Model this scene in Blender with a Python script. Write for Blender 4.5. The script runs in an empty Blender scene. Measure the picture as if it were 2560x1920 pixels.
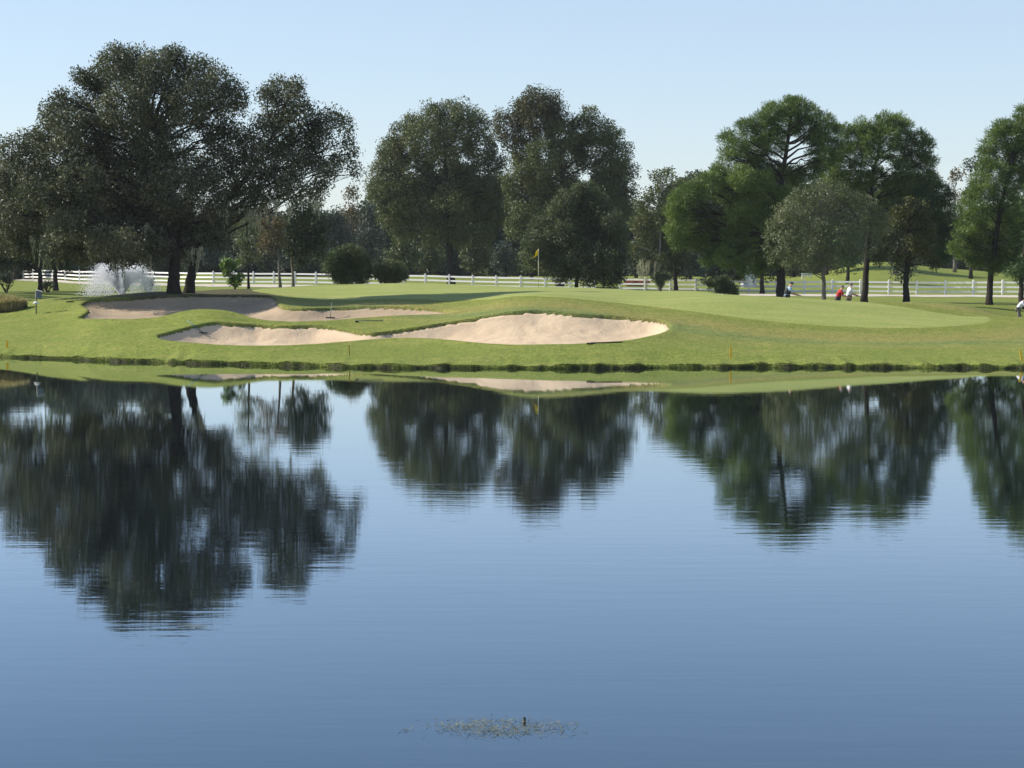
import bpy, math, random
import numpy as np
from mathutils import Vector

rnd = random.Random(7)
RG = np.random.default_rng(11)
SC = bpy.context.scene
COL = SC.collection

# ------------------------------------------------------------------ camera
F = 5000.0            # focal length in photo pixels (2560 wide)
HC = 4.4              # camera height above the pond
PIT = math.atan(305.0 / F)
cam_d = bpy.data.cameras.new("camera")
cam = bpy.data.objects.new("camera", cam_d)
COL.objects.link(cam)
cam.location = (0, 0, HC)
cam.rotation_euler = (math.pi / 2 - PIT, 0, 0)
cam_d.sensor_width = 36
cam_d.lens = F / 2560 * 36
cam_d.clip_start = 0.5
cam_d.clip_end = 6000
SC.camera = cam

# ------------------------------------------------------------------ sky and sun
SUN_EL = math.radians(35)
SUN_AZ = math.radians(-81)          # from +Y towards +X
world = bpy.data.worlds.new("World")
SC.world = world
world.use_nodes = True
wn = world.node_tree
wn.nodes.clear()
sky = wn.nodes.new('ShaderNodeTexSky')
sky.sky_type = 'NISHITA'
sky.sun_disc = False
sky.sun_elevation = SUN_EL
sky.sun_rotation = SUN_AZ % (2 * math.pi)
sky.air_density = 1.0
sky.dust_density = 0.2
sky.ozone_density = 1.6
bg = wn.nodes.new('ShaderNodeBackground')
bg.inputs['Strength'].default_value = 0.114
wo = wn.nodes.new('ShaderNodeOutputWorld')
tint = wn.nodes.new('ShaderNodeMix'); tint.data_type = 'RGBA'; tint.blend_type = 'MULTIPLY'
tint.inputs[0].default_value = 1.0; tint.inputs[7].default_value = (.93, .95, 1.07, 1)
wn.links.new(sky.outputs[0], tint.inputs[6])
# thin bright haze low in the sky
tco = wn.nodes.new('ShaderNodeTexCoord'); sxyz = wn.nodes.new('ShaderNodeSeparateXYZ'); wn.links.new(tco.outputs['Generated'], sxyz.inputs[0])
rp = wn.nodes.new('ShaderNodeValToRGB'); rp.color_ramp.elements[0].color = (.43, .43, .43, 1); rp.color_ramp.elements[1].color = (.10, .10, .10, 1)
rp.color_ramp.elements[0].position = .2; rp.color_ramp.elements[1].position = .8
wn.links.new(sxyz.outputs['Z'], rp.inputs[0])
hz = wn.nodes.new('ShaderNodeMix'); hz.data_type = 'RGBA'; hz.inputs[7].default_value = (4.07, 4.85, 5.6, 1)
wn.links.new(rp.outputs[0], hz.inputs[0]); wn.links.new(tint.outputs[2], hz.inputs[6])
wn.links.new(hz.outputs[2], bg.inputs['Color'])
wn.links.new(bg.outputs[0], wo.inputs['Surface'])
ld = bpy.data.lights.new("sun", 'SUN')
ld.energy = 5.0
ld.angle = math.radians(0.53)
ld.color = (1.0, 0.93, 0.82)
sun = bpy.data.objects.new("sun", ld)
COL.objects.link(sun)
sd = Vector((math.cos(SUN_EL) * math.sin(SUN_AZ), math.cos(SUN_EL) * math.cos(SUN_AZ), math.sin(SUN_EL)))
sun.rotation_euler = sd.to_track_quat('Z', 'Y').to_euler()
sun.location = sd * 200
SC.view_settings.view_transform = 'Standard'
SC.view_settings.look = 'None'
SC.view_settings.exposure = 0.45
SC.view_settings.gamma = 1.0
SC.cycles.max_bounces = 8
SC.cycles.transparent_max_bounces = 8

# ------------------------------------------------------------------ pixel <-> world
CP, SP = math.cos(PIT), math.sin(PIT)

def ypix(D, z):
    zr = z - HC
    return 960 - F * (D * SP + zr * CP) / (D * CP - zr * SP)

def zat(py, D):                      # height of the point seen at row py at depth D
    t = (960 - py) / F
    return HC + D * (t * CP - SP) / (CP + t * SP)

def xat(px, D):
    return (px - 1280) / F * D

def at(px, py, D):
    return Vector((xat(px, D), D, zat(py, D)))

# ------------------------------------------------------------------ terrain heights
DST = np.array([84, 88, 92, 96, 100, 105, 110, 116, 122, 130, 140, 155, 175, 192, 215, 250, 290, 500, 1500.])
TAB = {
 -900: [.2, .3, .4, .5, .75, 1.1, 1.4, 1.6, 1.75, 1.8, 1.8, 1.75, 1.7, 1.7, 1.9, 1.9, 1.8],
 0:    [.1, .2, .35, .55, .8, 1.15, 1.5, 1.78, 1.85, 1.85, 1.8, 1.75, 1.7, 1.7, 1.9, 1.9, 1.75],
 150:  [.2, .3, .45, .68, 1.0, 1.45, 1.9, 2.3, 2.15, 1.75, 1.5, 1.4, 1.6, 1.7, 1.95, 2.05, 2.2],
 250:  [.2, .3, .55, .95, 1.4, 1.8, 2.15, 2.42, 2.15, 1.6, 1.3, 1.1, 1.5, 1.7, 1.95, 2.2, 2.4],
 400:  [.2, .4, .75, 1.15, 1.6, 1.9, 2.25, 2.65, 2.55, 2.2, 1.9, 1.8, 1.8, 1.85, 1.97, 2.2, 2.4],
 520:  [.2, .42, .8, 1.25, 1.88, 1.98, 2.2, 2.5, 2.62, 2.55, 2.1, 1.9, 1.85, 1.85, 1.97, 2.2, 2.4],
 650:  [.2, .45, .78, 1.18, 1.55, 1.85, 2.15, 2.45, 2.6, 2.68, 2.3, 1.95, 1.85, 1.85, 1.97, 2.2, 2.4],
 800:  [.2, .42, .72, 1.15, 1.5, 1.75, 2.0, 2.25, 2.55, 2.87, 2.6, 2.1, 1.85, 1.8, 1.95, 2.2, 2.4],
 950:  [.22, .44, .7, 1.03, 1.45, 1.8, 2.1, 2.4, 2.65, 2.97, 2.75, 2.2, 1.85, 1.75, 1.9, 2.2, 2.4],
 1110: [.24, .52, .92, 1.35, 1.6, 1.83, 2.2, 2.5, 2.75, 2.95, 2.75, 2.2, 1.85, 1.7, 1.8, 2.2, 2.4],
 1300: [.27, .73, 1.2, 1.8, 2.2, 2.6, 2.68, 2.7, 2.73, 2.78, 2.5, 2.0, 1.7, 1.55, 1.7, 2.2, 2.4],
 1600: [.27, .8, 1.2, 1.57, 1.95, 2.35, 2.55, 2.62, 2.62, 2.55, 2.2, 1.7, 1.5, 1.45, 1.6, 2.2, 2.4],
1800: [.27, .58, .95, 1.38, 1.85, 2.5, 2.62, 2.5, 2.3, 2.0, 1.7, 1.45, 1.35, 1.35, 1.45, 2.1, 2.4],
 1900: [.27, .5, .85, 1.28, 1.75, 2.42, 2.48, 1.66, 1.5, 1.45, 1.42, 1.4, 1.3, 1.3, 1.4, 2.0, 2.4],
 2050: [.27, .46, .76, 1.14, 1.58, 2.18, 2.3, 1.3, 1.35, 1.35, 1.35, 1.35, 1.3, 1.3, 1.4, 2.0, 2.4],
 2300: [.27, .43, .7, 1.0, 1.37, 1.8, 2.1, 2.1, 1.85, 1.6, 1.45, 1.35, 1.3, 1.3, 1.4, 2.0, 2.4],
 2450: [.27, .41, .66, .93, 1.22, 1.6, 1.8, 1.7, 1.4, 1.3, 1.33, 1.35, 1.3, 1.3, 1.4, 2.0, 2.4],
 2560: [.27, .4, .62, .86, 1.17, 1.52, .95, .75, .7, .85, 1.2, 1.3, 1.3, 1.3, 1.4, 2.0, 2.4],
 3500: [.27, .4, .62, .86, 1.1, 1.35, 1.3, 1.1, 1.0, 1.1, 1.2, 1.3, 1.3, 1.3, 1.4, 2.0, 2.4],
}
TPX = np.array(sorted(TAB), float)
TZ = np.array([TAB[int(k)] + [2.6, 3.0] for k in TPX])

def _slopes(x, y, axis_last=True):
    d = np.diff(y, axis=-1) / np.diff(x)
    m = np.zeros_like(y)
    m[..., 1:-1] = (d[..., :-1] * np.diff(x)[1:] + d[..., 1:] * np.diff(x)[:-1]) / (x[2:] - x[:-2])
    m[..., 0] = d[..., 0]
    m[..., -1] = d[..., -1]
    return m
_fx = np.arange(82.0, 1500.0, 0.5)

def hermite(x, y, q):
    m = _slopes(x, y)
    i = np.clip(np.searchsorted(x, q) - 1, 0, len(x) - 2)
    h = x[i + 1] - x[i]
    t = np.clip((q - x[i]) / h, 0, 1)
    return ((2*t**3 - 3*t**2 + 1) * y[..., i] + (t**3 - 2*t**2 + t) * h * m[..., i]
            + (-2*t**3 + 3*t**2) * y[..., i + 1] + (t**3 - t**2) * h * m[..., i + 1])
_q = hermite(DST, TZ, _fx)                      # columns x fine D
PXF = np.arange(-900, 3501, 20.0)
_q2 = hermite(TPX, _q.T.copy(), PXF).T          # fine px x fine D

def vnoise(x, y, seed=0):
    """smooth value noise"""
    xi = np.floor(x).astype(np.int64); yi = np.floor(y).astype(np.int64)
    fx = x - xi; fy = y - yi
    fx = fx*fx*(3-2*fx); fy = fy*fy*(3-2*fy)
    def h(a, b):
        n = (a * 374761393 + b * 668265263 + seed * 982451653) & 0xffffffff
        n = ((n ^ (n >> 13)) * 1274126177) & 0xffffffff
        return ((n ^ (n >> 16)) & 0xffff) / 65535.0
    return (h(xi, yi)*(1-fx)*(1-fy) + h(xi+1, yi)*fx*(1-fy) + h(xi, yi+1)*(1-fx)*fy + h(xi+1, yi+1)*fx*fy) * 2 - 1

def z0(px, D):
    px = np.asarray(px, float); D = np.asarray(D, float)
    pc = np.clip(px, -899, 3499); dc = np.clip(D, 82, 1499)
    a = (pc + 900) / 20; ia = np.minimum(a.astype(int), _q2.shape[0] - 2); fa = a - ia
    b = (dc - 82) / 0.5; ib = np.minimum(b.astype(int), _q2.shape[1] - 2); fb = b - ib
    z = (_q2[ia, ib]*(1-fa)*(1-fb) + _q2[ia+1, ib]*fa*(1-fb) + _q2[ia, ib+1]*(1-fa)*fb + _q2[ia+1, ib+1]*fa*fb)
    # grassy mounds of the field beyond the fence
    for mx, mD, am, sx, sD in ((2190, 255, 2.1, 105, 17), (2420, 262, 1.0, 130, 18), (520, 262, .75, 60, 12), (1070, 255, .5, 50, 12), (-300, 260, .5, 200, 14)):
        z = z + am * np.exp(-((px - mx) / sx)**2 * .5 - ((D - mD) / sD)**2 * .5)
    X = (px - 1280) / F * D
    z = z + .035 * vnoise(X / 3.1, D / 3.1, 3) + .012 * vnoise(X / .9, D / .9, 4)
    return z

SH_P = np.array([-3000, -900, 0, 150, 300, 480, 640, 820, 1000, 1300, 1600, 1900, 2300, 2560, 3500, 6000.])
SH_Y = np.array([880, 886, 893, 898, 904.5, 909, 914.5, 918, 921.5, 922, 921, 919, 920.5, 921, 920, 915.])

def shore(px):
    px = np.asarray(px, float)
    y = np.interp(px, SH_P, SH_Y)
    D = F * HC / (y - 655) * 1.0
    X = (px - 1280) / F * 86
    return D + .28 * vnoise(X / 1.7, X * 0 + 2, 5) + .13 * vnoise(X / .45, X * 0 + 5, 6) + .05 * vnoise(X / .16, X * 0 + 9, 8)

def ground_full(px, D):
    """terrain without bunkers, with the cut bank at the shore"""
    zz = z0(px, D)
    off = D - shore(px)
    X = (px - 1280) / F * D
    bh = .11 + .03 * vnoise(X / 1.3, X * 0, 12) + .05 * vnoise(X / .4, X * 0, 13)
    near = np.maximum(bh + .02 * off, 0)
    w = np.clip(off / 4.0, 0, 1); w = w*w*(3-2*w)
    zz = near * (1 - w) + zz * w
    wd = .10 + .30 * np.clip(vnoise(X / .9, X * 0, 14) + .35 * vnoise(X / .3, X * 0, 15), 0, 1)      # steep cut in places, sloping in others
    t = np.clip(off / wd, 0, 1); t = t * t * (3 - 2 * t)
    return np.where(off < 0, np.maximum(-.6, off * 2.0 - .03), (zz + .03) * t - .03)

def zg(px, D):
    return float(ground_full(np.array([float(px)]), np.array([float(D)]))[0])

def gpt(px, D):
    return Vector((xat(px, D), D, zg(px, D)))

def hit(px, py, dmin=84.0):
    """first ground point seen at pixel"""
    Ds = np.arange(dmin, 300, .1)
    zz = z0(np.full_like(Ds, px), Ds)
    yy = ypix(Ds, zz)
    k = np.argmax(yy <= py)
    return xat(px, Ds[k]), Ds[k]

# ------------------------------------------------------------------ outlines on the ground (world metres)
def chaikin(P, n=2):
    P = np.array(P, float)
    for _ in range(n):
        Q = np.roll(P, -1, axis=0)
        P = np.stack([P*.75 + Q*.25, P*.25 + Q*.75], 1).reshape(-1, 2)
    return P

def outline(pts):
    out = []
    for p in pts:
        if len(p) == 3:
            out.append((xat(p[0], p[2]), p[2]))
        else:
            out.append(hit(*p))
    return chaikin(out)

FRONT = outline([(391, 841), (410, 835), (434, 829), (492, 814), (535, 807), (600, 811), (650, 812), (701, 817), (788, 814), (831, 818), (889, 829),
  (933, 834), (975, 829), (1034, 821), (1092, 811), (1179, 797), (1239, 787), (1305, 779), (1348, 777), (1400, 781), (1449, 786), (1536, 791),
  (1623, 798), (1662, 804), (1679, 815), (1666, 829), (1637, 840), (1565, 854), (1449, 862), (1305, 864), (1239, 862), (1150, 854), (1092, 848),
  (1005, 845), (945, 848), (889, 853), (820, 859), (745, 864), (660, 866), (600, 866), (521, 862), (434, 855), (399, 848)])
BACK = outline([(200, 762), (232, 750), (300, 747), (400, 742), (500, 739), (600, 738), (670, 739), (697, 750), (694, 768), (760, 773),
  (830, 770), (900, 767), (1000, 768), (1054, 771), (1115, 776), (1150, 781), (1110, 785), (1050, 788), (960, 792), (889, 797), (800, 804), (730, 806), (640, 800),
  (560, 0, 103.2), (480, 0, 103.4), (420, 791), (356, 797), (318, 801), (246, 800), (192, 797), (208, 790), (226, 777), (214, 768)])
GREEN = outline([(600, 0, 122), (760, 748), (900, 750), (1100, 748), (1300, 744), (1450, 748), (1550, 757), (1640, 768), (1740, 781), (1850, 795), (1950, 806),
  (2050, 814), (2150, 819), (2250, 821), (2350, 819), (2440, 812), (2482, 802), (2465, 790), (2400, 0, 104), (2250, 0, 107), (2050, 0, 111), (1850, 0, 116),
  (1500, 0, 134), (1200, 0, 137), (900, 0, 137), (700, 0, 133)])

def sdf(P, x, y):
    """signed distance (positive inside) and y of the nearest edge point"""
    sh = x.shape
    x = x.ravel(); y = y.ravel()
    out = np.full(x.shape, -50.0); ny = y.copy()
    m = (x > P[:, 0].min() - 8) & (x < P[:, 0].max() + 8) & (y > P[:, 1].min() - 8) & (y < P[:, 1].max() + 8)
    idx = np.nonzero(m)[0]
    A = P; B = np.roll(P, -1, axis=0)
    for c in range(0, len(idx), 20000):
        I = idx[c:c+20000]
        px_, py_ = x[I][:, None], y[I][:, None]
        ex, ey = (B-A)[:, 0][None], (B-A)[:, 1][None]
        wx, wy = px_ - A[:, 0][None], py_ - A[:, 1][None]
        t = np.clip((wx*ex + wy*ey) / (ex*ex + ey*ey + 1e-12), 0, 1)
        dx, dy = wx - t*ex, wy - t*ey
        d2 = dx*dx + dy*dy
        k = d2.argmin(1)
        d = np.sqrt(d2[np.arange(len(I)), k])
        cond = ((A[:, 1][None] > py_) != (B[:, 1][None] > py_)) & (px_ < ex * (py_ - A[:, 1][None]) / np.where(np.abs(ey) < 1e-9, 1e-9, ey) + A[:, 0][None])
        ins = cond.sum(1) % 2 == 1
        out[I] = np.where(ins, d, -d)
        ny[I] = py_[:, 0] - dy[np.arange(len(I)), k]
    return out.reshape(sh), ny.reshape(sh)

def bowl(d, ny, y, X, depth):
    b = np.clip((ny - y) / np.maximum(np.abs(d), 1e-3) * .8 + .35, 0, 1)
    dd = np.maximum(d, 0)
    return .015 + .05 * b * np.exp(-dd / .8) + depth * (1 - np.exp(-dd / .85))

# ------------------------------------------------------------------ material helpers
def new_mat(name):
    m = bpy.data.materials.new(name)
    m.use_nodes = True
    nt = m.node_tree
    nt.nodes.clear()
    out = nt.nodes.new('ShaderNodeOutputMaterial')
    return m, nt, out

class N:
    def __init__(s, nt): s.nt = nt
    def n(s, t, **kw):
        nd = s.nt.nodes.new(t)
        for k, v in kw.items():
            if k.startswith('i_'):
                nd.inputs[k[2:].replace('_', ' ')].default_value = v
            else:
                setattr(nd, k, v)
        return nd
    def l(s, a, b): s.nt.links.new(a, b)
    def ramp(s, fac, stops):
        r = s.nt.nodes.new('ShaderNodeValToRGB')
        cr = r.color_ramp
        while len(cr.elements) > len(stops): cr.elements.remove(cr.elements[-1])
        while len(cr.elements) < len(stops): cr.elements.new(.5)
        for e, (p, c) in zip(cr.elements, stops):
            e.position = p; e.color = (*c, 1) if len(c) == 3 else c
        s.l(fac, r.inputs[0])
        return r.outputs[0]
    def noise(s, vec, scale, detail=4, rough=.55, dist=0):
        t = s.n('ShaderNodeTexNoise')
        t.inputs['Scale'].default_value = scale; t.inputs['Detail'].default_value = detail
        t.inputs['Roughness'].default_value = rough; t.inputs['Distortion'].default_value = dist
        if vec is not None: s.l(vec, t.inputs['Vector'])
        return t.outputs['Fac']
    def mapping(s, vec, scale):
        m = s.n('ShaderNodeMapping'); m.inputs['Scale'].default_value = scale
        s.l(vec, m.inputs['Vector']); return m.outputs[0]
    def mix(s, fac, a, b, mode='MIX'):
        m = s.n('ShaderNodeMix', data_type='RGBA', blend_type=mode)
        if isinstance(fac, (int, float)): m.inputs[0].default_value = fac
        else: s.l(fac, m.inputs[0])
        for sock, v in ((m.inputs[6], a), (m.inputs[7], b)):
            if isinstance(v, tuple): sock.default_value = (*v, 1) if len(v) == 3 else v
            else: s.l(v, sock)
        return m.outputs[2]
    def math(s, op, a, b=None):
        m = s.n('ShaderNodeMath', operation=op)
        for i, v in enumerate((a, b)):
            if v is None: continue
            if isinstance(v, (int, float)): m.inputs[i].default_value = v
            else: s.l(v, m.inputs[i])
        return m.outputs[0]

def plain(name, col, rough=.6, var=.12, scale=6, spec=.4, bump=0.0, metal=0):
    m, nt, out = new_mat(name); N_ = N(nt)
    tc = N_.n('ShaderNodeTexCoord')
    f = N_.noise(tc.outputs['Object'], scale, 5)
    c = N_.ramp(f, [(.3, tuple(v*(1-var) for v in col)), (.7, tuple(min(1, v*(1+var)) for v in col))])
    p = N_.n('ShaderNodeBsdfPrincipled')
    p.inputs['Roughness'].default_value = rough
    p.inputs['Specular IOR Level'].default_value = spec
    p.inputs['Metallic'].default_value = metal
    N_.l(c, p.inputs['Base Color'])
    if bump:
        b = N_.n('ShaderNodeBump'); b.inputs['Strength'].default_value = 1; b.inputs['Distance'].default_value = bump
        N_.l(N_.noise(tc.outputs['Object'], scale*4, 4), b.inputs['Height']); N_.l(b.outputs[0], p.inputs['Normal'])
    N_.l(p.outputs[0], out.inputs[0])
    return m

def leaf_mat(name, stops, rough=.5, trans=.25, spec=.35, scale=.5):
    """per-leaf colour from a ramp, shifted by clump-sized variation"""
    stops = [(p_, tuple(min(.8, v * 1.75) for v in c_)) for p_, c_ in stops]
    m, nt, out = new_mat(name); N_ = N(nt)
    g = N_.n('ShaderNodeNewGeometry'); tc = N_.n('ShaderNodeTexCoord')
    n1 = N_.noise(tc.outputs['Object'], scale, 3)
    f = N_.math('ADD', N_.math('MULTIPLY', g.outputs['Random Per Island'], .42), N_.math('MULTIPLY', N_.math('SUBTRACT', n1, .3), 1.2))
    c = N_.ramp(f, stops)
    p = N_.n('ShaderNodeBsdfPrincipled')
    p.inputs['Roughness'].default_value = rough; p.inputs['Specular IOR Level'].default_value = spec
    N_.l(c, p.inputs['Base Color'])
    t = N_.n('ShaderNodeBsdfTranslucent')
    N_.l(N_.mix(1.0, c, (1.0, 1.15, .6), 'MULTIPLY'), t.inputs['Color'])
    mx = N_.n('ShaderNodeMixShader'); mx.inputs[0].default_value = trans
    N_.l(p.outputs[0], mx.inputs[1]); N_.l(t.outputs[0], mx.inputs[2])
    N_.l(mx.outputs[0], out.inputs[0])
    return m

# ------------------------------------------------------------------ object helpers
def mesh_obj(name, V, Fc, mat, parent=None, smooth=False, loc=None):
    me = bpy.data.meshes.new(name)
    V = np.asarray(V, np.float32)
    if isinstance(Fc, np.ndarray):
        n, k = Fc.shape
        me.vertices.add(len(V)); me.vertices.foreach_set('co', V.ravel())
        me.loops.add(n*k); me.loops.foreach_set('vertex_index', Fc.astype(np.int32).ravel())
        me.polygons.add(n)
        me.polygons.foreach_set('loop_start', np.arange(0, n*k, k, dtype=np.int32))
        me.polygons.foreach_set('loop_total', np.full(n, k, np.int32))
        me.update(calc_edges=True)
    else:
        me.from_pydata([tuple(map(float, v)) for v in V], [], Fc); me.update()
    if smooth:
        me.polygons.foreach_set('use_smooth', np.ones(len(me.polygons), bool))
    if mat: me.materials.append(mat)
    o = bpy.data.objects.new(name, me)
    COL.objects.link(o)
    if parent: o.parent = parent
    if loc is not None: o.location = loc
    return o

def thing(name, label, cat, loc=(0, 0, 0), group=None, rz=0):
    o = bpy.data.objects.new(name, None); COL.objects.link(o)
    o.empty_display_size = .3
    o.location = loc; o.rotation_euler = (0, 0, rz)
    tag(o, label, cat, group)
    return o

def tag(o, label=None, cat=None, group=None, kind=None):
    if label: o['label'] = label
    if cat: o['category'] = cat
    if group: o['group'] = group
    if kind: o['kind'] = kind
    return o

class MB:
    """collects simple solids into one mesh"""
    def __init__(s): s.v = []; s.f = []
    def add(s, V, Fc):
        b = len(s.v); s.v += [tuple(map(float, v)) for v in V]; s.f += [[i + b for i in f] for f in Fc]
    def box(s, c, size, rz=0, bev=0.0):
        x, y, z = [q / 2 for q in size]
        b = min(bev, x*.9, y*.9)
        prof = [(-x, -y+b), (-x+b, -y), (x-b, -y), (x, -y+b), (x, y-b), (x-b, y), (-x+b, y), (-x, y-b)] if b > 0 else [(-x, -y), (x, -y), (x, y), (-x, y)]
        n = len(prof); V = []
        ca, sa = math.cos(rz), math.sin(rz)
        for zz in (-z, z):
            for (a, d) in prof: V.append((c[0] + a*ca - d*sa, c[1] + a*sa + d*ca, c[2] + zz))
        s.add(V, [list(range(n))[::-1], list(range(n, 2*n))] + [[i, (i+1) % n, n + (i+1) % n, n + i] for i in range(n)])
    def tube(s, pts, rad, seg=8, cap=True):
        pts = [Vector(p) for p in pts]; V = []; n = len(pts)
        if isinstance(rad, (int, float)): rad = [rad] * n
        up = Vector((0, 0, 1))
        for i, p in enumerate(pts):
            d = (pts[min(i+1, n-1)] - pts[max(i-1, 0)]).normalized()
            a = d.cross(up) if abs(d.z) < .95 else d.cross(Vector((0, 1, 0)))
            a.normalize(); b = d.cross(a)
            for k in range(seg):
                t = 2*math.pi*k/seg
                V.append(p + (a*math.cos(t) + b*math.sin(t)) * rad[i])
        Fc = [[i*seg+k, i*seg+(k+1) % seg, (i+1)*seg+(k+1) % seg, (i+1)*seg+k] for i in range(n-1) for k in range(seg)]
        if cap: Fc += [list(range(seg))[::-1], [(n-1)*seg+k for k in range(seg)]]
        s.add(V, Fc)
    def ball(s, c, r, seg=10, rings=7):
        rr = r if hasattr(r, '__len__') else (r, r, r); V = [(c[0], c[1], c[2]-rr[2])]
        for i in range(1, rings):
            t = -math.pi/2 + math.pi*i/rings
            for k in range(seg):
                a = 2*math.pi*k/seg
                V.append((c[0]+rr[0]*math.cos(t)*math.cos(a), c[1]+rr[1]*math.cos(t)*math.sin(a), c[2]+rr[2]*math.sin(t)))
        V.append((c[0], c[1], c[2]+rr[2])); L = len(V)-1
        Fc = [[0, 1+(k+1) % seg, 1+k] for k in range(seg)]
        Fc += [[1+i*seg+k, 1+i*seg+(k+1) % seg, 1+(i+1)*seg+(k+1) % seg, 1+(i+1)*seg+k] for i in range(rings-2) for k in range(seg)]
        Fc += [[L, L-seg+k, L-seg+(k+1) % seg] for k in range(seg)]
        s.add(V, Fc)
    def build(s, name, mat, parent=None, smooth=False, loc=None):
        return mesh_obj(name, s.v, s.f, mat, parent, smooth, loc)

# ================================================================== GROUND
def mat_ground():
    m, nt, out = new_mat('lawn grass'); N_ = N(nt)
    tc = N_.n('ShaderNodeTexCoord'); P = tc.outputs['Object']
    at_ = N_.n('ShaderNodeAttribute', attribute_name='gdist'); gd = at_.outputs['Fac']
    al = N_.n('ShaderNodeAttribute', attribute_name='litter'); lit = al.outputs['Fac']
    wob = N_.math('MULTIPLY', N_.math('SUBTRACT', N_.noise(N_.mapping(P, (.35, .9, 1)), .35, 4), .5), .22)
    g2 = N_.math('ADD', gd, wob)
    # mowing height bands around the putting green
    base = N_.ramp(g2, [(0, (0.188, 0.219, 0.039)), (.07, (0.182, 0.209, 0.042)), (.17, (0.240, 0.232, 0.066)), (.27, (0.252, 0.232, 0.075)), (.36, (0.148, 0.199, 0.065)),
                        (.46, (0.217, 0.230, 0.060)), (.58, (0.196, 0.224, 0.049)), (1, (0.182, 0.222, 0.044))])
    nA = N_.noise(N_.mapping(P, (.55, 1.1, 1)), .9, 6, .6)
    nB = N_.noise(N_.mapping(P, (.8, 1.6, 1)), 3.2, 6, .7)
    nC = N_.noise(N_.mapping(P, (1, 1, 1)), 14, 4, .7)
    c = N_.mix(N_.ramp(nA, [(.46, (0, 0, 0)), (.68, (.5, .5, .5))]), base, (.30, .285, .09))
    c = N_.mix(N_.ramp(nB, [(.38, (.5, .5, .5)), (.54, (0, 0, 0))]), c, (.10, .16, .025))
    c = N_.mix(N_.ramp(nB, [(.60, (0, 0, 0)), (.74, (.5, .5, .5))]), c, (.34, .30, .16))
    c = N_.mix(.8, c, N_.ramp(nC, [(.3, (.26, .30, .24)), (.7, (.76, .70, .66))]), 'OVERLAY')
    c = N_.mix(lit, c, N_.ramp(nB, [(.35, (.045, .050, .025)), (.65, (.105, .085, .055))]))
    c = N_.mix(.55, c, N_.ramp(N_.noise(N_.mapping(P, (1.3, .45, 1)), 5.5, 6, .8), [(.33, (.16, .22, .14)), (.5, (.5, .5, .48)), (.68, (.90, .80, .70))]), 'OVERLAY')
    # raw soil where the bank is cut
    g = N_.n('ShaderNodeNewGeometry'); sp = N_.n('ShaderNodeSeparateXYZ'); N_.l(P, sp.inputs[0])
    sn = N_.n('ShaderNodeSeparateXYZ'); N_.l(g.outputs['True Normal'], sn.inputs[0])
    steep = N_.ramp(sn.outputs['Z'], [(.45, (1, 1, 1)), (.8, (0, 0, 0))])
    soil = N_.ramp(nB, [(.35, (.022, .023, .012)), (.55, (.06, .056, .03)), (.75, (.16, .135, .085))])
    low = N_.ramp(sp.outputs['Z'], [(.25, (1, 1, 1)), (.42, (.4, .4, .4))])
    c = N_.mix(N_.math('MULTIPLY', steep, low), c, soil)
    p = N_.n('ShaderNodeBsdfPrincipled'); p.inputs['Roughness'].default_value = .85; p.inputs['Specular IOR Level'].default_value = .15
    N_.l(c, p.inputs['Base Color'])
    b = N_.n('ShaderNodeBump'); b.inputs['Distance'].default_value = .05; b.inputs['Strength'].default_value = .8
    N_.l(N_.math('ADD', nC, N_.math('MULTIPLY', nB, 1.5)), b.inputs['Height']); N_.l(b.outputs[0], p.inputs['Normal'])
    N_.l(p.outputs[0], out.inputs[0])
    return m

def mat_green():
    m, nt, out = new_mat('putting green turf'); N_ = N(nt)
    tc = N_.n('ShaderNodeTexCoord'); P = tc.outputs['Object']
    nA = N_.noise(N_.mapping(P, (.22, 1.0, 1)), .8, 5, .6)
    nB = N_.noise(N_.mapping(P, (.6, 1.6, 1)), 3.0, 5, .65)
    c = N_.ramp(nA, [(.32, (.225, .268, .066)), (.52, (.275, .302, .084)), (.7, (.325, .325, .11))])
    c = N_.mix(N_.ramp(nB, [(.4, (.25, .25, .25)), (.62, (0, 0, 0))]), c, (.20, .26, .05))
    nC = N_.noise(N_.mapping(P, (1.2, .8, 1)), 7, 5, .75)
    c = N_.mix(.6, c, N_.ramp(nC, [(.3, (.28, .32, .26)), (.5, (.5, .5, .5)), (.72, (.74, .70, .66))]), 'OVERLAY')
    p = N_.n('ShaderNodeBsdfPrincipled'); p.inputs['Roughness'].default_value = .8; p.inputs['Specular IOR Level'].default_value = .15
    N_.l(c, p.inputs['Base Color'])
    N_.l(p.outputs[0], out.inputs[0])
    return m

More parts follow.
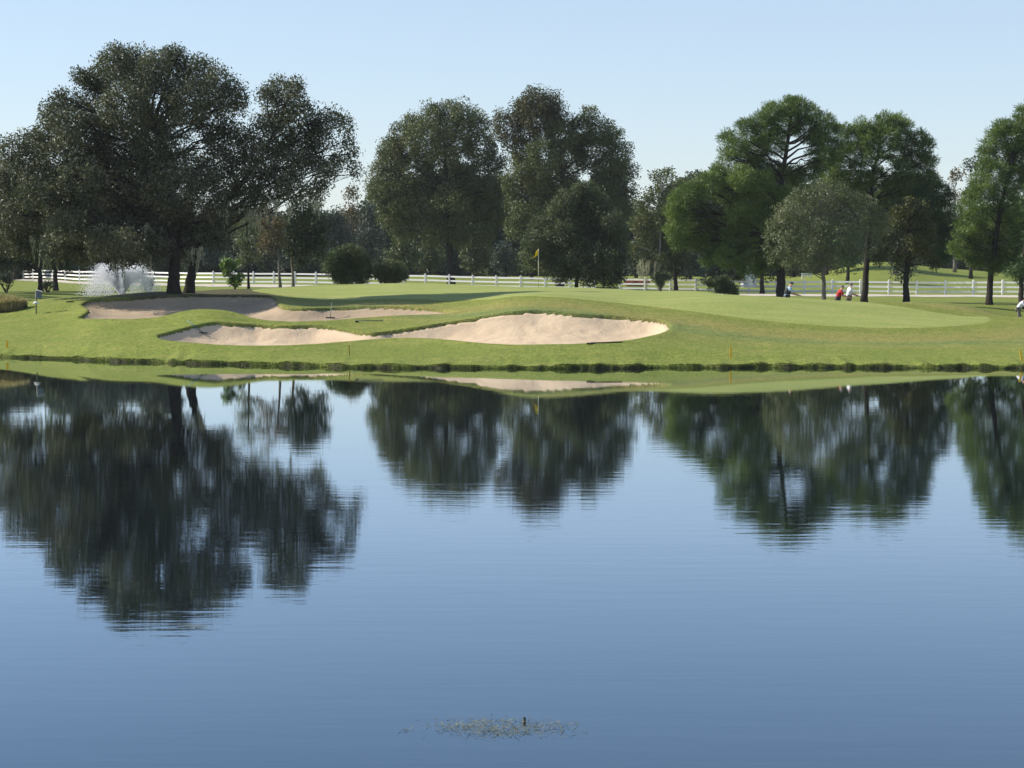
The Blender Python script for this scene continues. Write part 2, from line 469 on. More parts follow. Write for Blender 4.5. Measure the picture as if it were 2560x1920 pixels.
def mat_sand(gain=1.0, name='bunker sand'):
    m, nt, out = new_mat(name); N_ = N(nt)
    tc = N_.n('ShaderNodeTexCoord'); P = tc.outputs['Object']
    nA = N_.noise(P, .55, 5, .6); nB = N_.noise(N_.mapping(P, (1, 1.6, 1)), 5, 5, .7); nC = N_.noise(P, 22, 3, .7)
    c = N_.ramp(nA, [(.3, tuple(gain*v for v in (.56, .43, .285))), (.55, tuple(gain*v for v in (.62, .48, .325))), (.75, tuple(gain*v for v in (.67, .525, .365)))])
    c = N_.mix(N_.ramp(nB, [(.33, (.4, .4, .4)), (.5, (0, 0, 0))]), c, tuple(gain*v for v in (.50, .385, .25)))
    c = N_.mix(.35, c, N_.ramp(nC, [(.3, (.35, .35, .35)), (.7, (.65, .65, .65))]), 'OVERLAY')
    p = N_.n('ShaderNodeBsdfPrincipled'); p.inputs['Roughness'].default_value = .95; p.inputs['Specular IOR Level'].default_value = .1
    N_.l(c, p.inputs['Base Color'])
    b = N_.n('ShaderNodeBump'); b.inputs['Distance'].default_value = .05; b.inputs['Strength'].default_value = 1
    N_.l(N_.math('ADD', N_.math('MULTIPLY', nC, .35), nB), b.inputs['Height']); N_.l(b.outputs[0], p.inputs['Normal'])
    N_.l(p.outputs[0], out.inputs[0])
    return m

def mat_path():
    m, nt, out = new_mat('sandy path'); N_ = N(nt)
    tc = N_.n('ShaderNodeTexCoord'); P = tc.outputs['Object']
    c = N_.ramp(N_.noise(P, .8, 6, .65), [(.3, (.40, .35, .27)), (.6, (.56, .50, .40)), (.8, (.64, .58, .47))])
    p = N_.n('ShaderNodeBsdfPrincipled'); p.inputs['Roughness'].default_value = .9
    N_.l(c, p.inputs['Base Color']); N_.l(p.outputs[0], out.inputs[0])
    return m

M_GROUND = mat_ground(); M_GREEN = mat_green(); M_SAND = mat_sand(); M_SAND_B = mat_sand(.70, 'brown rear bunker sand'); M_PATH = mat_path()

px_cols = np.concatenate([np.linspace(-7000, -900, 50)[:-1], np.linspace(-900, -60, 60)[:-1], np.arange(-60, 2620, 4.5), np.linspace(2620, 3500, 60)[1:], np.linspace(3500, 9500, 50)[1:]])
offs = np.concatenate([[-14, -6, -3, -1.5, -.6, -.25], np.arange(-.1, .45, .03), np.arange(.5, 3.2, .14), np.arange(3.3, 36, .11), np.arange(36.2, 56, .4),
                       np.linspace(57, 120, 60), np.linspace(124, 230, 50), [250, 280, 330, 400, 550, 800, 1200, 2000, 3000]])
PX, OF = np.meshgrid(px_cols, offs, indexing='ij')
SHD = shore(PX)
w = np.clip((OF - 2) / 40, 0, 1)
DD = SHD * (1-w) + 84 * w + OF
ZZ = ground_full(PX, DD)
XX = (PX - 1280) / F * DD
sf, nyf = sdf(FRONT, XX, DD); sb, nyb = sdf(BACK, XX, DD); sg, _ = sdf(GREEN, XX, DD)
DEPF, DEPB = .80, .62
for s_, n_, dep in ((sf, nyf, DEPF), (sb, nyb, DEPB)):
    bw = bowl(s_, n_, DD, XX, dep)
    rag = .03 * vnoise(XX / .22, DD / .22, 21)
    t = np.clip((s_ + rag) / .12, 0, 1)
    ZZ = np.where(s_ > -.3, ZZ - (bw + .22) * t, ZZ)
    ZZ = ZZ + np.where(s_ > -50, .045 * np.exp(-((s_ + .25) / .35)**2), 0)
nc, nr = PX.shape
V = np.stack([XX, DD, ZZ], -1).reshape(-1, 3)
I = np.arange(nc*nr).reshape(nc, nr)
FQ = np.stack([I[:-1, :-1], I[1:, :-1], I[1:, 1:], I[:-1, 1:]], -1).reshape(-1, 4)
ground = mesh_obj('ground', V, FQ, M_GROUND, smooth=True)
tag(ground, 'mown grass bank and lawn rising from the pond to the fence', kind='structure')
a = ground.data.attributes.new('gdist', 'FLOAT', 'POINT')
a.data.foreach_set('value', np.clip(-sg / 16, 0, 1).astype(np.float32).ravel())
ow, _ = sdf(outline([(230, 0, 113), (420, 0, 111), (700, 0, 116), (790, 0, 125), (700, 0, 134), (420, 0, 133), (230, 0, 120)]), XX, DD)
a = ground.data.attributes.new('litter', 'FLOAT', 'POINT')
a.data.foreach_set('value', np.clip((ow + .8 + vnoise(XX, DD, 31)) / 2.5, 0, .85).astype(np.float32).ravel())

def patch(name, P, zoff, mat, res=.22, inner=0.0, zfun=None, grow=0.0):
    x0, x1, y0, y1 = P[:, 0].min()-.5, P[:, 0].max()+.5, P[:, 1].min()-.5, P[:, 1].max()+.5
    gx = np.arange(x0, x1, res); gy = np.arange(y0, y1, res)
    GX, GY = np.meshgrid(gx, gy, indexing='ij')
    s_, n_ = sdf(P, GX, GY)
    pxs = 1280 + F * GX / GY
    z = ground_full(pxs, GY)
    z = zfun(z, s_, n_, GX, GY) if zfun else z + zoff
    Ii = np.arange(GX.size).reshape(GX.shape)
    Q = np.stack([Ii[:-1, :-1], Ii[1:, :-1], Ii[1:, 1:], Ii[:-1, 1:]], -1).reshape(-1, 4)
    keep = (s_.ravel()[Q] > -grow).any(1)
    Q = Q[keep]
    used = np.unique(Q); mp = np.full(GX.size, -1); mp[used] = np.arange(len(used))
    return mesh_obj(name, np.stack([GX, GY, z], -1).reshape(-1, 3)[used], mp[Q], mat, smooth=True)

def green_z(z, s_, n_, X, Y):
    return z + np.clip(s_ * .12, -.08, .022)
g_ = patch('putting_green', GREEN, .02, M_GREEN, res=.25, zfun=green_z, grow=.25)
tag(g_, 'closely mown yellow-green putting surface around the flag', kind='structure')

def sand_z(dep):
    def f(z, s_, n_, X, Y):
        r = .018 * vnoise(X / .6, Y / .45, 41) + .012 * vnoise(X / .17, Y / .17, 42)
        near = np.clip(s_ / 1.2, 0, 1) * np.clip((n_ - Y) / 1.5 + .3, 0, 1)
        r = r * (1 + 1.2 * near)
        return np.where(s_ > 0, z - bowl(s_, n_, Y, X, dep) + r * np.clip(s_ / .4, 0, 1), z - .16)
    return f
b1 = patch('front_bunker', FRONT, 0, M_SAND, res=.14, zfun=sand_z(DEPF), grow=.25)
tag(b1, 'long front bunker of pale sand nearest the water', kind='structure')
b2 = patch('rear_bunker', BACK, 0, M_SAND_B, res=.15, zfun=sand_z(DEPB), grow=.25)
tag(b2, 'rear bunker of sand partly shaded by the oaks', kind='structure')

# path along the fence
FD_P = np.array([-900, 35, 200, 533, 842, 1300, 1870, 2560, 3500.])
FD_D = np.array([400, 290, 236, 218, 212, 204, 196, 188, 178.])
def fence_D(px): return float(np.interp(px, FD_P, FD_D))
pv = []; pf = []
cols = np.arange(-900, 3500, 15.0)
for i, c in enumerate(cols):
    fd = fence_D(c)
    nearw = float(np.interp(c, [-900, 0, 200, 842, 1790, 2560], [40, 34, 17, 14, 13, 12]))
    for k in range(6):
        D = fd - 1.2 - (nearw - 1.2) * k / 5 + .25 * math.sin(c * .13 + k)
        p = gpt(c, D); pv.append((p.x, p.y, p.z + .02))
    if i:
        for k in range(5):
            a0 = (i-1)*6 + k; pf.append([a0, a0+1, a0+7, a0+6])
po = mesh_obj('path', pv, pf, M_PATH, smooth=True)
tag(po, 'pale sandy cart path running in front of the white fence', kind='structure')

# ------------------------------------------------------------------ water
def mat_water():
    m, nt, out = new_mat('pond water'); N_ = N(nt)
    tc = N_.n('ShaderNodeTexCoord'); P = tc.outputs['Object']
    murk = N_.noise(P, .05, 3)
    df = N_.n('ShaderNodeBsdfDiffuse')
    N_.l(N_.ramp(murk, [(.3, (.007, .011, .013)), (.7, (.009, .013, .016))]), df.inputs['Color'])
    gl = N_.n('ShaderNodeBsdfGlossy'); gl.inputs['Roughness'].default_value = .015
    fr = N_.n('ShaderNodeFresnel'); fr.inputs['IOR'].default_value = 1.33
    N_.l(N_.ramp(fr.outputs[0], [(.2, (.64, .83, 1.0)), (.45, (.84, .92, 1.0)), (.8, (.98, .99, 1.0))]), gl.inputs['Color'])
    w1 = N_.noise(N_.mapping(P, (.55, 2.6, 1)), 1.0, 4, .55)
    w2 = N_.noise(N_.mapping(P, (1.6, 7.0, 1)), 1.0, 3, .5)
    w3 = N_.noise(N_.mapping(P, (.10, .35, 1)), 1.0, 3, .5)
    amp = N_.ramp(N_.noise(N_.mapping(P, (.02, .05, 1)), 1.0, 2), [(.35, (.55, .55, .55)), (.65, (1, 1, 1))])
    h = N_.math('ADD', N_.math('MULTIPLY', w1, 1.0), N_.math('MULTIPLY', w2, .28))
    h = N_.math('ADD', N_.math('MULTIPLY', h, amp), N_.math('MULTIPLY', w3, 1.6))
    sx = N_.n('ShaderNodeSeparateXYZ'); N_.l(P, sx.inputs[0])
    lee = N_.ramp(N_.math('MULTIPLY', sx.outputs['Y'], .01), [(.15, (1, 1, 1)), (.45, (.85, .85, .85)), (.64, (.35, .35, .35)), (.78, (.16, .16, .16))])
    h = N_.math('MULTIPLY', h, lee)
    b = N_.n('ShaderNodeBump'); b.inputs['Strength'].default_value = 1; b.inputs['Distance'].default_value = .0021
    N_.l(h, b.inputs['Height'])
    for nd in (gl, fr): N_.l(b.outputs[0], nd.inputs['Normal'])
    mx = N_.n('ShaderNodeMixShader'); N_.l(N_.ramp(fr.outputs[0], [(0, (.05,)*3), (.22, (.36,)*3), (.45, (.70,)*3), (.7, (.88,)*3), (1, (1,)*3)]), mx.inputs[0]); N_.l(df.outputs[0], mx.inputs[1]); N_.l(gl.outputs[0], mx.inputs[2])
    N_.l(mx.outputs[0], out.inputs[0])
    return m
M_WATER = mat_water()
wt = mesh_obj('water', [(-420, -2, 0), (420, -2, 0), (420, 140, 0), (-420, 140, 0)], [[0, 1, 2, 3]], M_WATER)
tag(wt, 'calm blue pond mirroring the trees', kind='structure')
# near bank under and behind the viewpoint
nb = mesh_obj('near_bank', [(-420, -300, 2.7), (420, -300, 2.7), (420, -8, 2.6), (-420, -8, 2.6), (-420, 4, 1.0), (420, 4, 1.0), (-420, 9, -.6), (420, 9, -.6)],
              [[0, 1, 2, 3], [3, 2, 5, 4], [4, 5, 7, 6]], M_GROUND)
tag(nb, 'grass bank on the near side of the pond', kind='structure')
fp = []
for k in range(40):
    t = 2*math.pi*k/40
    fp.append((-30 + 8*math.cos(t), 152 + 10*math.sin(t), 1.42))
fw = mesh_obj('rear_pond', fp, [list(range(40))], M_WATER)
tag(fw, 'small water hazard that holds the fountain', kind='structure')

# ================================================================== TREES
M_BARK = plain('dark oak bark', (.032, .028, .024), .9, .35, 3, .1, .03)
M_BARK_P = plain('pine bark', (.036, .030, .026), .9, .35, 3, .1, .03)
M_BARK_L = plain('pale grey bark', (.16, .145, .125), .85, .3, 5, .1, .02)
M_OAK = leaf_mat('live oak leaves', [(0, (.020, .024, .012)), (.35, (.042, .047, .024)), (.65, (.084, .088, .053)), (1, (.135, .134, .092))], .5, .14, .28)
M_OAK2 = leaf_mat('dark oak leaves', [(0, (.014, .024, .014)), (.4, (.030, .042, .022)), (.7, (.055, .065, .036)), (1, (.12, .12, .075))], .55, .14, .25)
M_MID = leaf_mat('broad oak leaves', [(0, (.022, .032, .013)), (.4, (.050, .062, .023)), (.7, (.088, .096, .036)), (1, (.140, .122, .058))], .5, .2, .35, .35)
M_RUST = leaf_mat('rusty autumn leaves', [(0, (.040, .034, .018)), (.4, (.075, .060, .030)), (.7, (.115, .080, .045)), (1, (.16, .10, .07))], .5, .2, .3, .5)
M_MIX = leaf_mat('olive and rust leaves', [(0, (.022, .034, .013)), (.4, (.048, .063, .022)), (.7, (.075, .084, .032)), (.9, (.10, .080, .040)), (1, (.12, .09, .05))], .5, .2, .3, .3)
M_RMIX = leaf_mat('rust tinged leaves', [(0, (.024, .028, .013)), (.4, (.046, .048, .022)), (.7, (.072, .066, .032)), (1, (.098, .078, .042))], .5, .2, .3, .4)
M_PINE = leaf_mat('pine needles', [(0, (.026, .042, .014)), (.4, (.060, .092, .024)), (.7, (.110, .145, .038)), (1, (.17, .19, .065))], .5, .25, .35, .4)
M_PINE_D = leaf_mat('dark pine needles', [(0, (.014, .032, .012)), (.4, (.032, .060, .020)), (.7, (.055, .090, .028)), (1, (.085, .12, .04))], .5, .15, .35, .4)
M_GREY = leaf_mat('grey green small leaves', [(0, (.040, .050, .026)), (.4, (.075, .086, .045)), (.7, (.115, .125, .070)), (1, (.17, .17, .11))], .5, .22, .3, .5)
M_DARKB = leaf_mat('dark glossy shrub leaves', [(0, (.016, .026, .012)), (.4, (.035, .052, .020)), (.7, (.065, .085, .035)), (1, (.13, .14, .08))], .5, .18, .3, .6)
M_BUSH = leaf_mat('grey olive shrub leaves', [(0, (.022, .030, .014)), (.4, (.046, .058, .027)), (.7, (.080, .092, .045)), (1, (.135, .14, .085))], .5, .18, .3, .6)
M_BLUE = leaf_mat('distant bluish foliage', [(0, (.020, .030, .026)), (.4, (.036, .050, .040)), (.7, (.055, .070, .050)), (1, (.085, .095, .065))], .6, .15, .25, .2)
M_WOOD = leaf_mat('far wood foliage', [(0, (.014, .024, .018)), (.4, (.032, .046, .026)), (.65, (.058, .072, .034)), (.85, (.095, .10, .042)), (1, (.12, .085, .05))], .6, .15, .25, .14)
M_YEL = leaf_mat('yellowing cypress leaves', [(0, (.030, .036, .013)), (.4, (.055, .062, .022)), (.7, (.090, .084, .032)), (1, (.15, .105, .04))], .5, .25, .3, .6)
M_LIME = leaf_mat('bright sapling leaves', [(0, (.03, .06, .012)), (.5, (.075, .125, .025)), (1, (.15, .20, .05))], .4, .3, .4, 1.2)
M_MOSS = leaf_mat('grey hanging moss', [(0, (.10, .105, .075)), (.5, (.19, .19, .14)), (1, (.30, .29, .22))], .8, .3, .1, 1)

def rand_dirs(n):
    d = RG.normal(size=(n, 3)); return d / np.linalg.norm(d, axis=1, keepdims=True)

def leaves_mesh(C, size, out_dir=None, needle=False, aspect=.5, bias=.5):
    """one rhombic leaf at each centre"""
    n = len(C)
    a = rand_dirs(n)
    if out_dir is not None: a = a + out_dir * (1.3 if needle else bias)
    if needle: a[:, 2] += .35
    a /= np.linalg.norm(a, axis=1, keepdims=True)
    b = np.cross(a, rand_dirs(n)); b /= np.linalg.norm(b, axis=1, keepdims=True) + 1e-9
    L = size * LK * RG.uniform(.6, 1.35, (n, 1))
    W = L * aspect
    fold = np.cross(a, b) * W * .25
    V = np.stack([C - a*L*.5, C + b*W*.5 + fold, C + a*L*.5, C - b*W*.5 + fold], 1).reshape(-1, 3)
    Q = np.arange(n*4).reshape(-1, 4)
    return V, Q

DK = 2.9
LK = 1.0
def crown_points(lobes, rc, per, dens, hollow=.5, flat=1.0):
    """lobes: (x,y,z,rx,ry,rz); returns leaf centres and outward directions"""
    Cs = []; Os = []
    for (x, y, z, rx, ry, rz) in lobes:
        area = 4*math.pi*((rx*ry)**1.6/3 + (rx*rz)**1.6/3 + (ry*rz)**1.6/3)**(1/1.6)
        nk = max(4, int(DK * dens * area / (rc*rc)))
        d = rand_dirs(nk)
        r = RG.uniform(hollow, 1.0, (nk, 1))**.6
        cc = np.array([[x, y, z]]) + d * r * np.array([[rx, ry, rz]])
        rr = rc * RG.uniform(.55, 1.25, nk)
        m = np.maximum(6, (per * (rr/rc)**2).astype(int))
        idx = np.repeat(np.arange(nk), m)
        o = rand_dirs(len(idx))
        rad = RG.uniform(.2, 1, (len(idx), 1))**.55
        pos = cc[idx] + o * rad * rr[idx][:, None] * np.array([[1, 1, flat]])
        Cs.append(pos); Os.append(o*.7 + d[idx]*.6)
    return np.concatenate(Cs), np.concatenate(Os)

def limb(mb, p0, p1, r0, r1, sag=.0, n=5, wig=.06):
    p0 = Vector(p0); p1 = Vector(p1); L = (p1-p0).length
    pts = []
    for i in range(n+1):
        t = i/n
        p = p0.lerp(p1, t)
        p.z += sag * math.sin(math.pi*t) * L
        if 0 < i < n: p += Vector((rnd.uniform(-1, 1), rnd.uniform(-1, 1), rnd.uniform(-1, 1))) * L * wig
        pts.append(p)
    mb.tube(pts, [r0 + (r1-r0)*i/n for i in range(n+1)], 6, cap=False)
    return pts

def tree(name, label, cat, D, trunk, lobes, leafmat, barkmat, rc=.55, per=34, dens=.55, leaf=.2, needle=False, group=None, ry=.9,
         trunk_r=.4, hollow=.5, aspect=.5, flat=1.0, limbs=True, dz=None, extra=None, moss=None, depthk=.8, bias=.5, zroot=None):
    """trunk: list of pixels (px,py) from base up; lobes: (px,py,r) or (px,py,r,dD) or (px,py,r,dD,squash)"""
    s = F / D
    bx = xat(trunk[0][0], D)
    bz = zg(trunk[0][0], D) if zroot is None else zroot
    root = thing(name, label, cat, (bx, D, bz), group)
    base = Vector((bx, D, bz))
    pts = [Vector((0, 0, -.15))]
    for (px, py) in trunk[1:]:
        p = at(px, py, D) - base
        p.y = rnd.uniform(-.3, .3)
        pts.append(p)
    mb = MB()
    fine = []
    for i in range(len(pts)-1):
        for k in range(4):
            fine.append(pts[i].lerp(pts[i+1], k/4))
    fine.append(pts[-1])
    n = len(fine)
    H = fine[-1].z
    rads = []
    for p in fine:
        h = max(p.z, 0)
        rads.append(trunk_r * .85 * (1 - .72 * h / max(H, .1)) + trunk_r * .3 * math.exp(-h/.3))
    for i in range(1, n-1):
        fine[i] = fine[i] + Vector((rnd.uniform(-1, 1), rnd.uniform(-1, 1), 0)) * trunk_r * .12
    mb.tube(fine, rads, 12)
    tops = fine[n//2:]
    L = []
    for lb in lobes:
        px, py, r = lb[:3]
        dD = lb[3] if len(lb) > 3 else rnd.uniform(-1, 1) * r / s * depthk * 1.2
        sq = lb[4] if len(lb) > 4 else 1.0
        c = at(px, py, D + dD) - base
        R = r / s
        L.append((c.x, c.y, c.z, R, R*ry, R*sq))
        if limbs:
            cands = sorted(fine[n//3:], key=lambda q: abs(q.z - (c.z - .45 * math.hypot(q.x - c.x, q.y - c.y))))
            q = cands[min(len(cands)-1, rnd.randint(0, 1))]
            mp = limb(mb, q, c, trunk_r*.22, trunk_r*.07, .05)
            for _ in range(3):
                d = Vector((rnd.uniform(-1, 1), rnd.uniform(-1, 1), rnd.uniform(-.4, 1))).normalized() * R * .85
                limb(mb, mp[3], c + d, trunk_r*.07, trunk_r*.02, 0, 3)
    mb.build('trunk', barkmat, root, smooth=True)
    C, O = crown_points(L, rc, per, dens, hollow, flat)
    V, Q = leaves_mesh(C, leaf, O, needle, aspect, bias)
    mesh_obj('crown', V, Q, leafmat, root)
    if extra:
        for (nm, mat2, lob2) in extra:
            L2 = []
            for lb in lob2:
                px, py, r = lb[:3]
                dD = lb[3] if len(lb) > 3 else rnd.uniform(-1, .4) * r / s
                c = at(px, py, D + dD) - base
                L2.append((c.x, c.y, c.z, r/s, r/s*ry, r/s))
            C, O = crown_points(L2, rc, per, dens, hollow, flat)
            V, Q = leaves_mesh(C, leaf, O, needle, aspect, bias)
            mesh_obj(nm, V, Q, mat2, root)
    if moss:
        for (px, py, wpx, lpx, k) in moss:
            Cm = []
            for _ in range(k):
                p = at(px + rnd.gauss(0, wpx*.4), py + rnd.uniform(-8, 8), D + rnd.uniform(-3, -.5)) - base
                ln = lpx / s * rnd.uniform(.35, 1.0)
                m_ = int(ln / .05) + 3
                sway = rnd.uniform(-.12, .12)
                for j in range(m_):
                    t = j / m_
                    for _q in range(2 if t < .5 else 1):
                        Cm.append((p.x + sway*t*ln + rnd.gauss(0, .07*(1-t) + .012), p.y + rnd.gauss(0, .05), p.z - t*ln))
            Cm = np.array(Cm)
            n = len(Cm)
            a = np.stack([RG.normal(0, .12, n), RG.normal(0, .12, n), -np.ones(n)], 1)
            b = rand_dirs(n); b[:, 2] = 0; b /= np.linalg.norm(b, axis=1, keepdims=True)
            Lm = RG.uniform(.10, .24, (n, 1)); Wm = .025
            V = np.stack([Cm, Cm + a*Lm*.5 + b*Wm, Cm + a*Lm, Cm + a*Lm*.5 - b*Wm], 1).reshape(-1, 3)
            mesh_obj('hanging_moss', V, np.arange(n*4).reshape(-1, 4), M_MOSS, root)
    return root

# --- big live oak
tree('live_oak', 'largest live oak with thick dark trunk behind the left end of the bunkers', 'tree', 115,
     [(437, 730), (438, 690), (440, 640), (432, 560), (415, 470), (400, 380), (390, 300)],
     [(300, 165, 50), (262, 190, 40), (232, 205, 32), (205, 195, 18), (345, 190, 52), (395, 170, 42), (440, 172, 48), (438, 138, 17), (458, 132, 10), (350, 140, 22), (300, 132, 20), (500, 190, 48), (552, 205, 36), (580, 235, 36), (597, 268, 26),
      (250, 270, 60), (320, 270, 70), (400, 265, 75), (470, 250, 60), (535, 290, 52), (582, 330, 28), (555, 350, 34),
      (230, 350, 60), (310, 360, 80), (385, 360, 62), (425, 405, 46), (555, 405, 46), (500, 425, 44), (265, 440, 75), (345, 460, 80), (430, 470, 70), (520, 480, 56),
      (250, 540, 64), (330, 560, 72), (410, 560, 64), (490, 550, 56), (550, 540, 40), (300, 625, 50, -1), (380, 625, 46, -2), (460, 615, 40, 1.5), (540, 600, 34),
      (215, 610, 46), (462, 338, 20), (522, 352, 18), (478, 378, 16), (500, 318, 16),
      (170, 262, 34, -1), (150, 290, 36, -2), (128, 275, 16), (185, 320, 44, -3), (130, 340, 44, 1), (95, 345, 24, -2), (72, 335, 14), (150, 400, 60, -2), (80, 400, 46, 1), (40, 380, 40, -2), (200, 450, 60, -3), (110, 470, 66, -1), (40, 460, 56, 1),
      (170, 540, 60, -2), (90, 550, 60, 0), (20, 540, 50, -2), (-10, 450, 44), (60, 610, 40, -1), (150, 615, 36, -3), (10, 610, 36, 1), (210, 630, 26, -2), (170, 570, 40, -5), (250, 600, 40, -4), (80, 480, 40, -5), (320, 600, 36, -5)],
     M_OAK, M_BARK, rc=.50, per=34, dens=.52, leaf=.155, trunk_r=.42, hollow=.35, ry=1.0, depthk=1.3,
     moss=[(118, 590, 14, 85, 26), (150, 592, 10, 75, 12), (85, 590, 12, 55, 8), (300, 650, 30, 50, 8), (370, 640, 40, 45, 8), (500, 620, 30, 60, 10), (360, 560, 40, 50, 6)])
# --- leaning oak to the right of it
tree('leaning_oak', 'leaning dark oak whose trunk slants right beside the largest oak', 'tree', 116.5,
     [(473, 729), (480, 690), (489, 650), (512, 590), (556, 520), (612, 450), (665, 380), (695, 320)],
     [(q[0], q[1], q[2]*.88) for q in [(668, 232, 26), (700, 228, 36), (738, 230, 32), (750, 210, 12), (700, 275, 44), (752, 285, 44), (795, 300, 34), (836, 300, 26), (862, 312, 24), (868, 350, 22), (885, 385, 17), (884, 418, 17), (893, 437, 9), (850, 400, 24),
      (800, 345, 40), (760, 350, 48), (690, 340, 52), (642, 318, 28), (622, 368, 40), (660, 400, 52), (720, 410, 52), (785, 400, 42), (825, 425, 28), (806, 455, 24),
      (600, 420, 40), (615, 460, 44), (675, 465, 48), (740, 470, 46), (790, 490, 28), (580, 490, 36), (640, 505, 34)]],
     M_OAK, M_BARK, rc=.48, per=32, dens=.50, leaf=.155, trunk_r=.34, hollow=.35, ry=1.0, depthk=1.1,
     moss=[(640, 520, 30, 60, 10), (700, 500, 40, 50, 8), (790, 500, 20, 40, 5), (560, 520, 30, 50, 6)])
# --- oaks at the left edge
tree('oak', 'oak with slim dark trunk seen directly under the pale hanging moss', 'tree', 188,
     [(140, 716), (140, 690), (138, 650), (134, 590)],
     [(150, 620, 34), (120, 600, 34), (170, 650, 24), (130, 655, 26), (190, 610, 30), (100, 640, 24), (150, 570, 30), (210, 640, 20)],
     M_OAK2, M_BARK, rc=.6, per=28, dens=.45, leaf=.24, trunk_r=.30, hollow=.3, ry=1.0)
tree('oak', 'oak with slim dark trunk just left of the trunk under the moss', 'tree', 184,
     [(103, 717), (103, 690), (100, 650), (90, 600)],
     [(70, 620, 36), (30, 610, 44), (-20, 600, 50), (110, 645, 22), (10, 645, 34), (60, 655, 22), (-40, 640, 40), (80, 590, 30)],
     M_OAK2, M_BARK, rc=.6, per=28, dens=.45, leaf=.24, trunk_r=.30, hollow=.3, ry=1.0)
def border_oak(px, D, lab, y0, r, n=9):
    b = ypix(D, zg(px, D)); lob = []
    for k in range(n):
        lob.append((px + rnd.uniform(-.9, .9)*r, y0 + rnd.uniform(-.9, .9)*r, r*rnd.uniform(.45, .62)))
    tree('border_oak', lab, 'tree', D, [(px, b), (px, b - 60), (px, y0 + r*.3), (px, y0 - r*.4)], lob, M_OAK2, M_BARK, rc=.6, per=22, dens=.36, leaf=.23, trunk_r=.33, hollow=.3, ry=1.0,
         group='oaks along the left border')
border_oak(-90, 166, 'oak at the left border behind the bare shrubs', 540, 100)
border_oak(-300, 148, 'oak at the left border that shades the rear lawn', 545, 140)
border_oak(-215, 158, 'second oak at the left border that shades the rear lawn', 550, 120)
border_oak(-205, 176, 'third oak at the left border that shades the rear lawn', 555, 110)
# --- centre trees
tree('round_oak', 'tall round-headed oak with one bare trunk left of the flag', 'tree', 217,
     [(1127, 704), (1127, 660), (1126, 600), (1120, 520), (1115, 430), (1110, 350)],
     [(1080, 290, 34), (1122, 284, 30), (1160, 290, 34), (1200, 312, 30), (1035, 315, 30), (1000, 345, 32), (972, 375, 26), (985, 400, 40), (950, 430, 28), (938, 470, 22), (1060, 350, 50), (1130, 350, 54), (1200, 370, 42), (1240, 400, 26),
      (1030, 430, 54), (1110, 430, 60), (1190, 450, 50), (1235, 470, 30), (970, 480, 42), (1050, 510, 54), (1130, 520, 56), (1205, 520, 44), (1240, 540, 26), (975, 540, 32), (1010, 570, 34), (1080, 580, 36), (1150, 590, 30), (1205, 585, 26), (1000, 500, 36)],
     M_MID, M_BARK, rc=.75, per=44, dens=.52, leaf=.225, trunk_r=.52, hollow=.4, ry=1.0, depthk=.9, bias=.4)
tree('tall_oak', 'tallest centre oak with rusty upper leaves behind the flag', 'tree', 210,
     [(1400, 702), (1400, 640), (1402, 560), (1405, 460), (1400, 360)],
     [(1420, 400, 50), (1360, 390, 46), (1310, 410, 36), (1290, 460, 30), (1340, 450, 44), (1400, 470, 50), (1470, 380, 44), (1500, 330, 34), (1450, 330, 40), (1530, 350, 30), (1545, 390, 34), (1565, 430, 26), (1520, 430, 44),
      (1570, 480, 20), (1560, 520, 28), (1500, 500, 48), (1440, 530, 46), (1370, 530, 44), (1310, 530, 32), (1285, 500, 22), (1290, 570, 26), (1340, 590, 32), (1400, 590, 36), (1540, 570, 28), (1400, 340, 40), (1470, 290, 22)],
     M_MIX, M_BARK, rc=.72, per=42, dens=.50, leaf=.225, trunk_r=.45, hollow=.4, ry=1.0, depthk=.9, bias=.4,
     extra=[('rusty_crown', M_RMIX, [(1340, 255, 36), (1370, 262, 34), (1390, 290, 30), (1310, 275, 30), (1290, 300, 26), (1252, 300, 20), (1245, 330, 18), (1275, 350, 26), (1345, 300, 38), (1320, 340, 32), (1385, 320, 24), (1290, 390, 18)])])
tree('bush_tree', 'dense rounded evergreen bush-tree directly right of the yellow flag', 'tree', 168,
     [(1440, 722), (1442, 690), (1445, 640), (1445, 560)],
     [(1450, 500, 36), (1480, 505, 28), (1410, 520, 34), (1380, 545, 34), (1350, 575, 34), (1335, 610, 34), (1500, 530, 36), (1530, 560, 34), (1548, 600, 28), (1450, 560, 50), (1400, 590, 48), (1500, 600, 46), (1440, 640, 54), (1370, 645, 40), (1510, 650, 44),
      (1555, 640, 20), (1340, 650, 26), (1400, 672, 34), (1470, 680, 36), (1520, 690, 28), (1545, 690, 18), (1450, 470, 16), (1492, 482, 12), (1468, 462, 8), (1405, 480, 8)],
     M_BUSH, M_BARK, rc=.45, per=30, dens=.55, leaf=.17, trunk_r=.20, hollow=.3, ry=1.0, depthk=.7, bias=.9)
tree('sprouting_tree', 'small funnel-shaped shrub in front of the fence right of the bush-tree', 'shrub', 194.5,
     [(1650, 724), (1650, 710), (1652, 700)],
     [(1636, 692, 9), (1668, 690, 9), (1652, 690, 11), (1650, 704, 10), (1650, 714, 6)],
     M_DARKB, M_BARK, rc=.25, per=26, dens=.7, leaf=.14, trunk_r=.07)
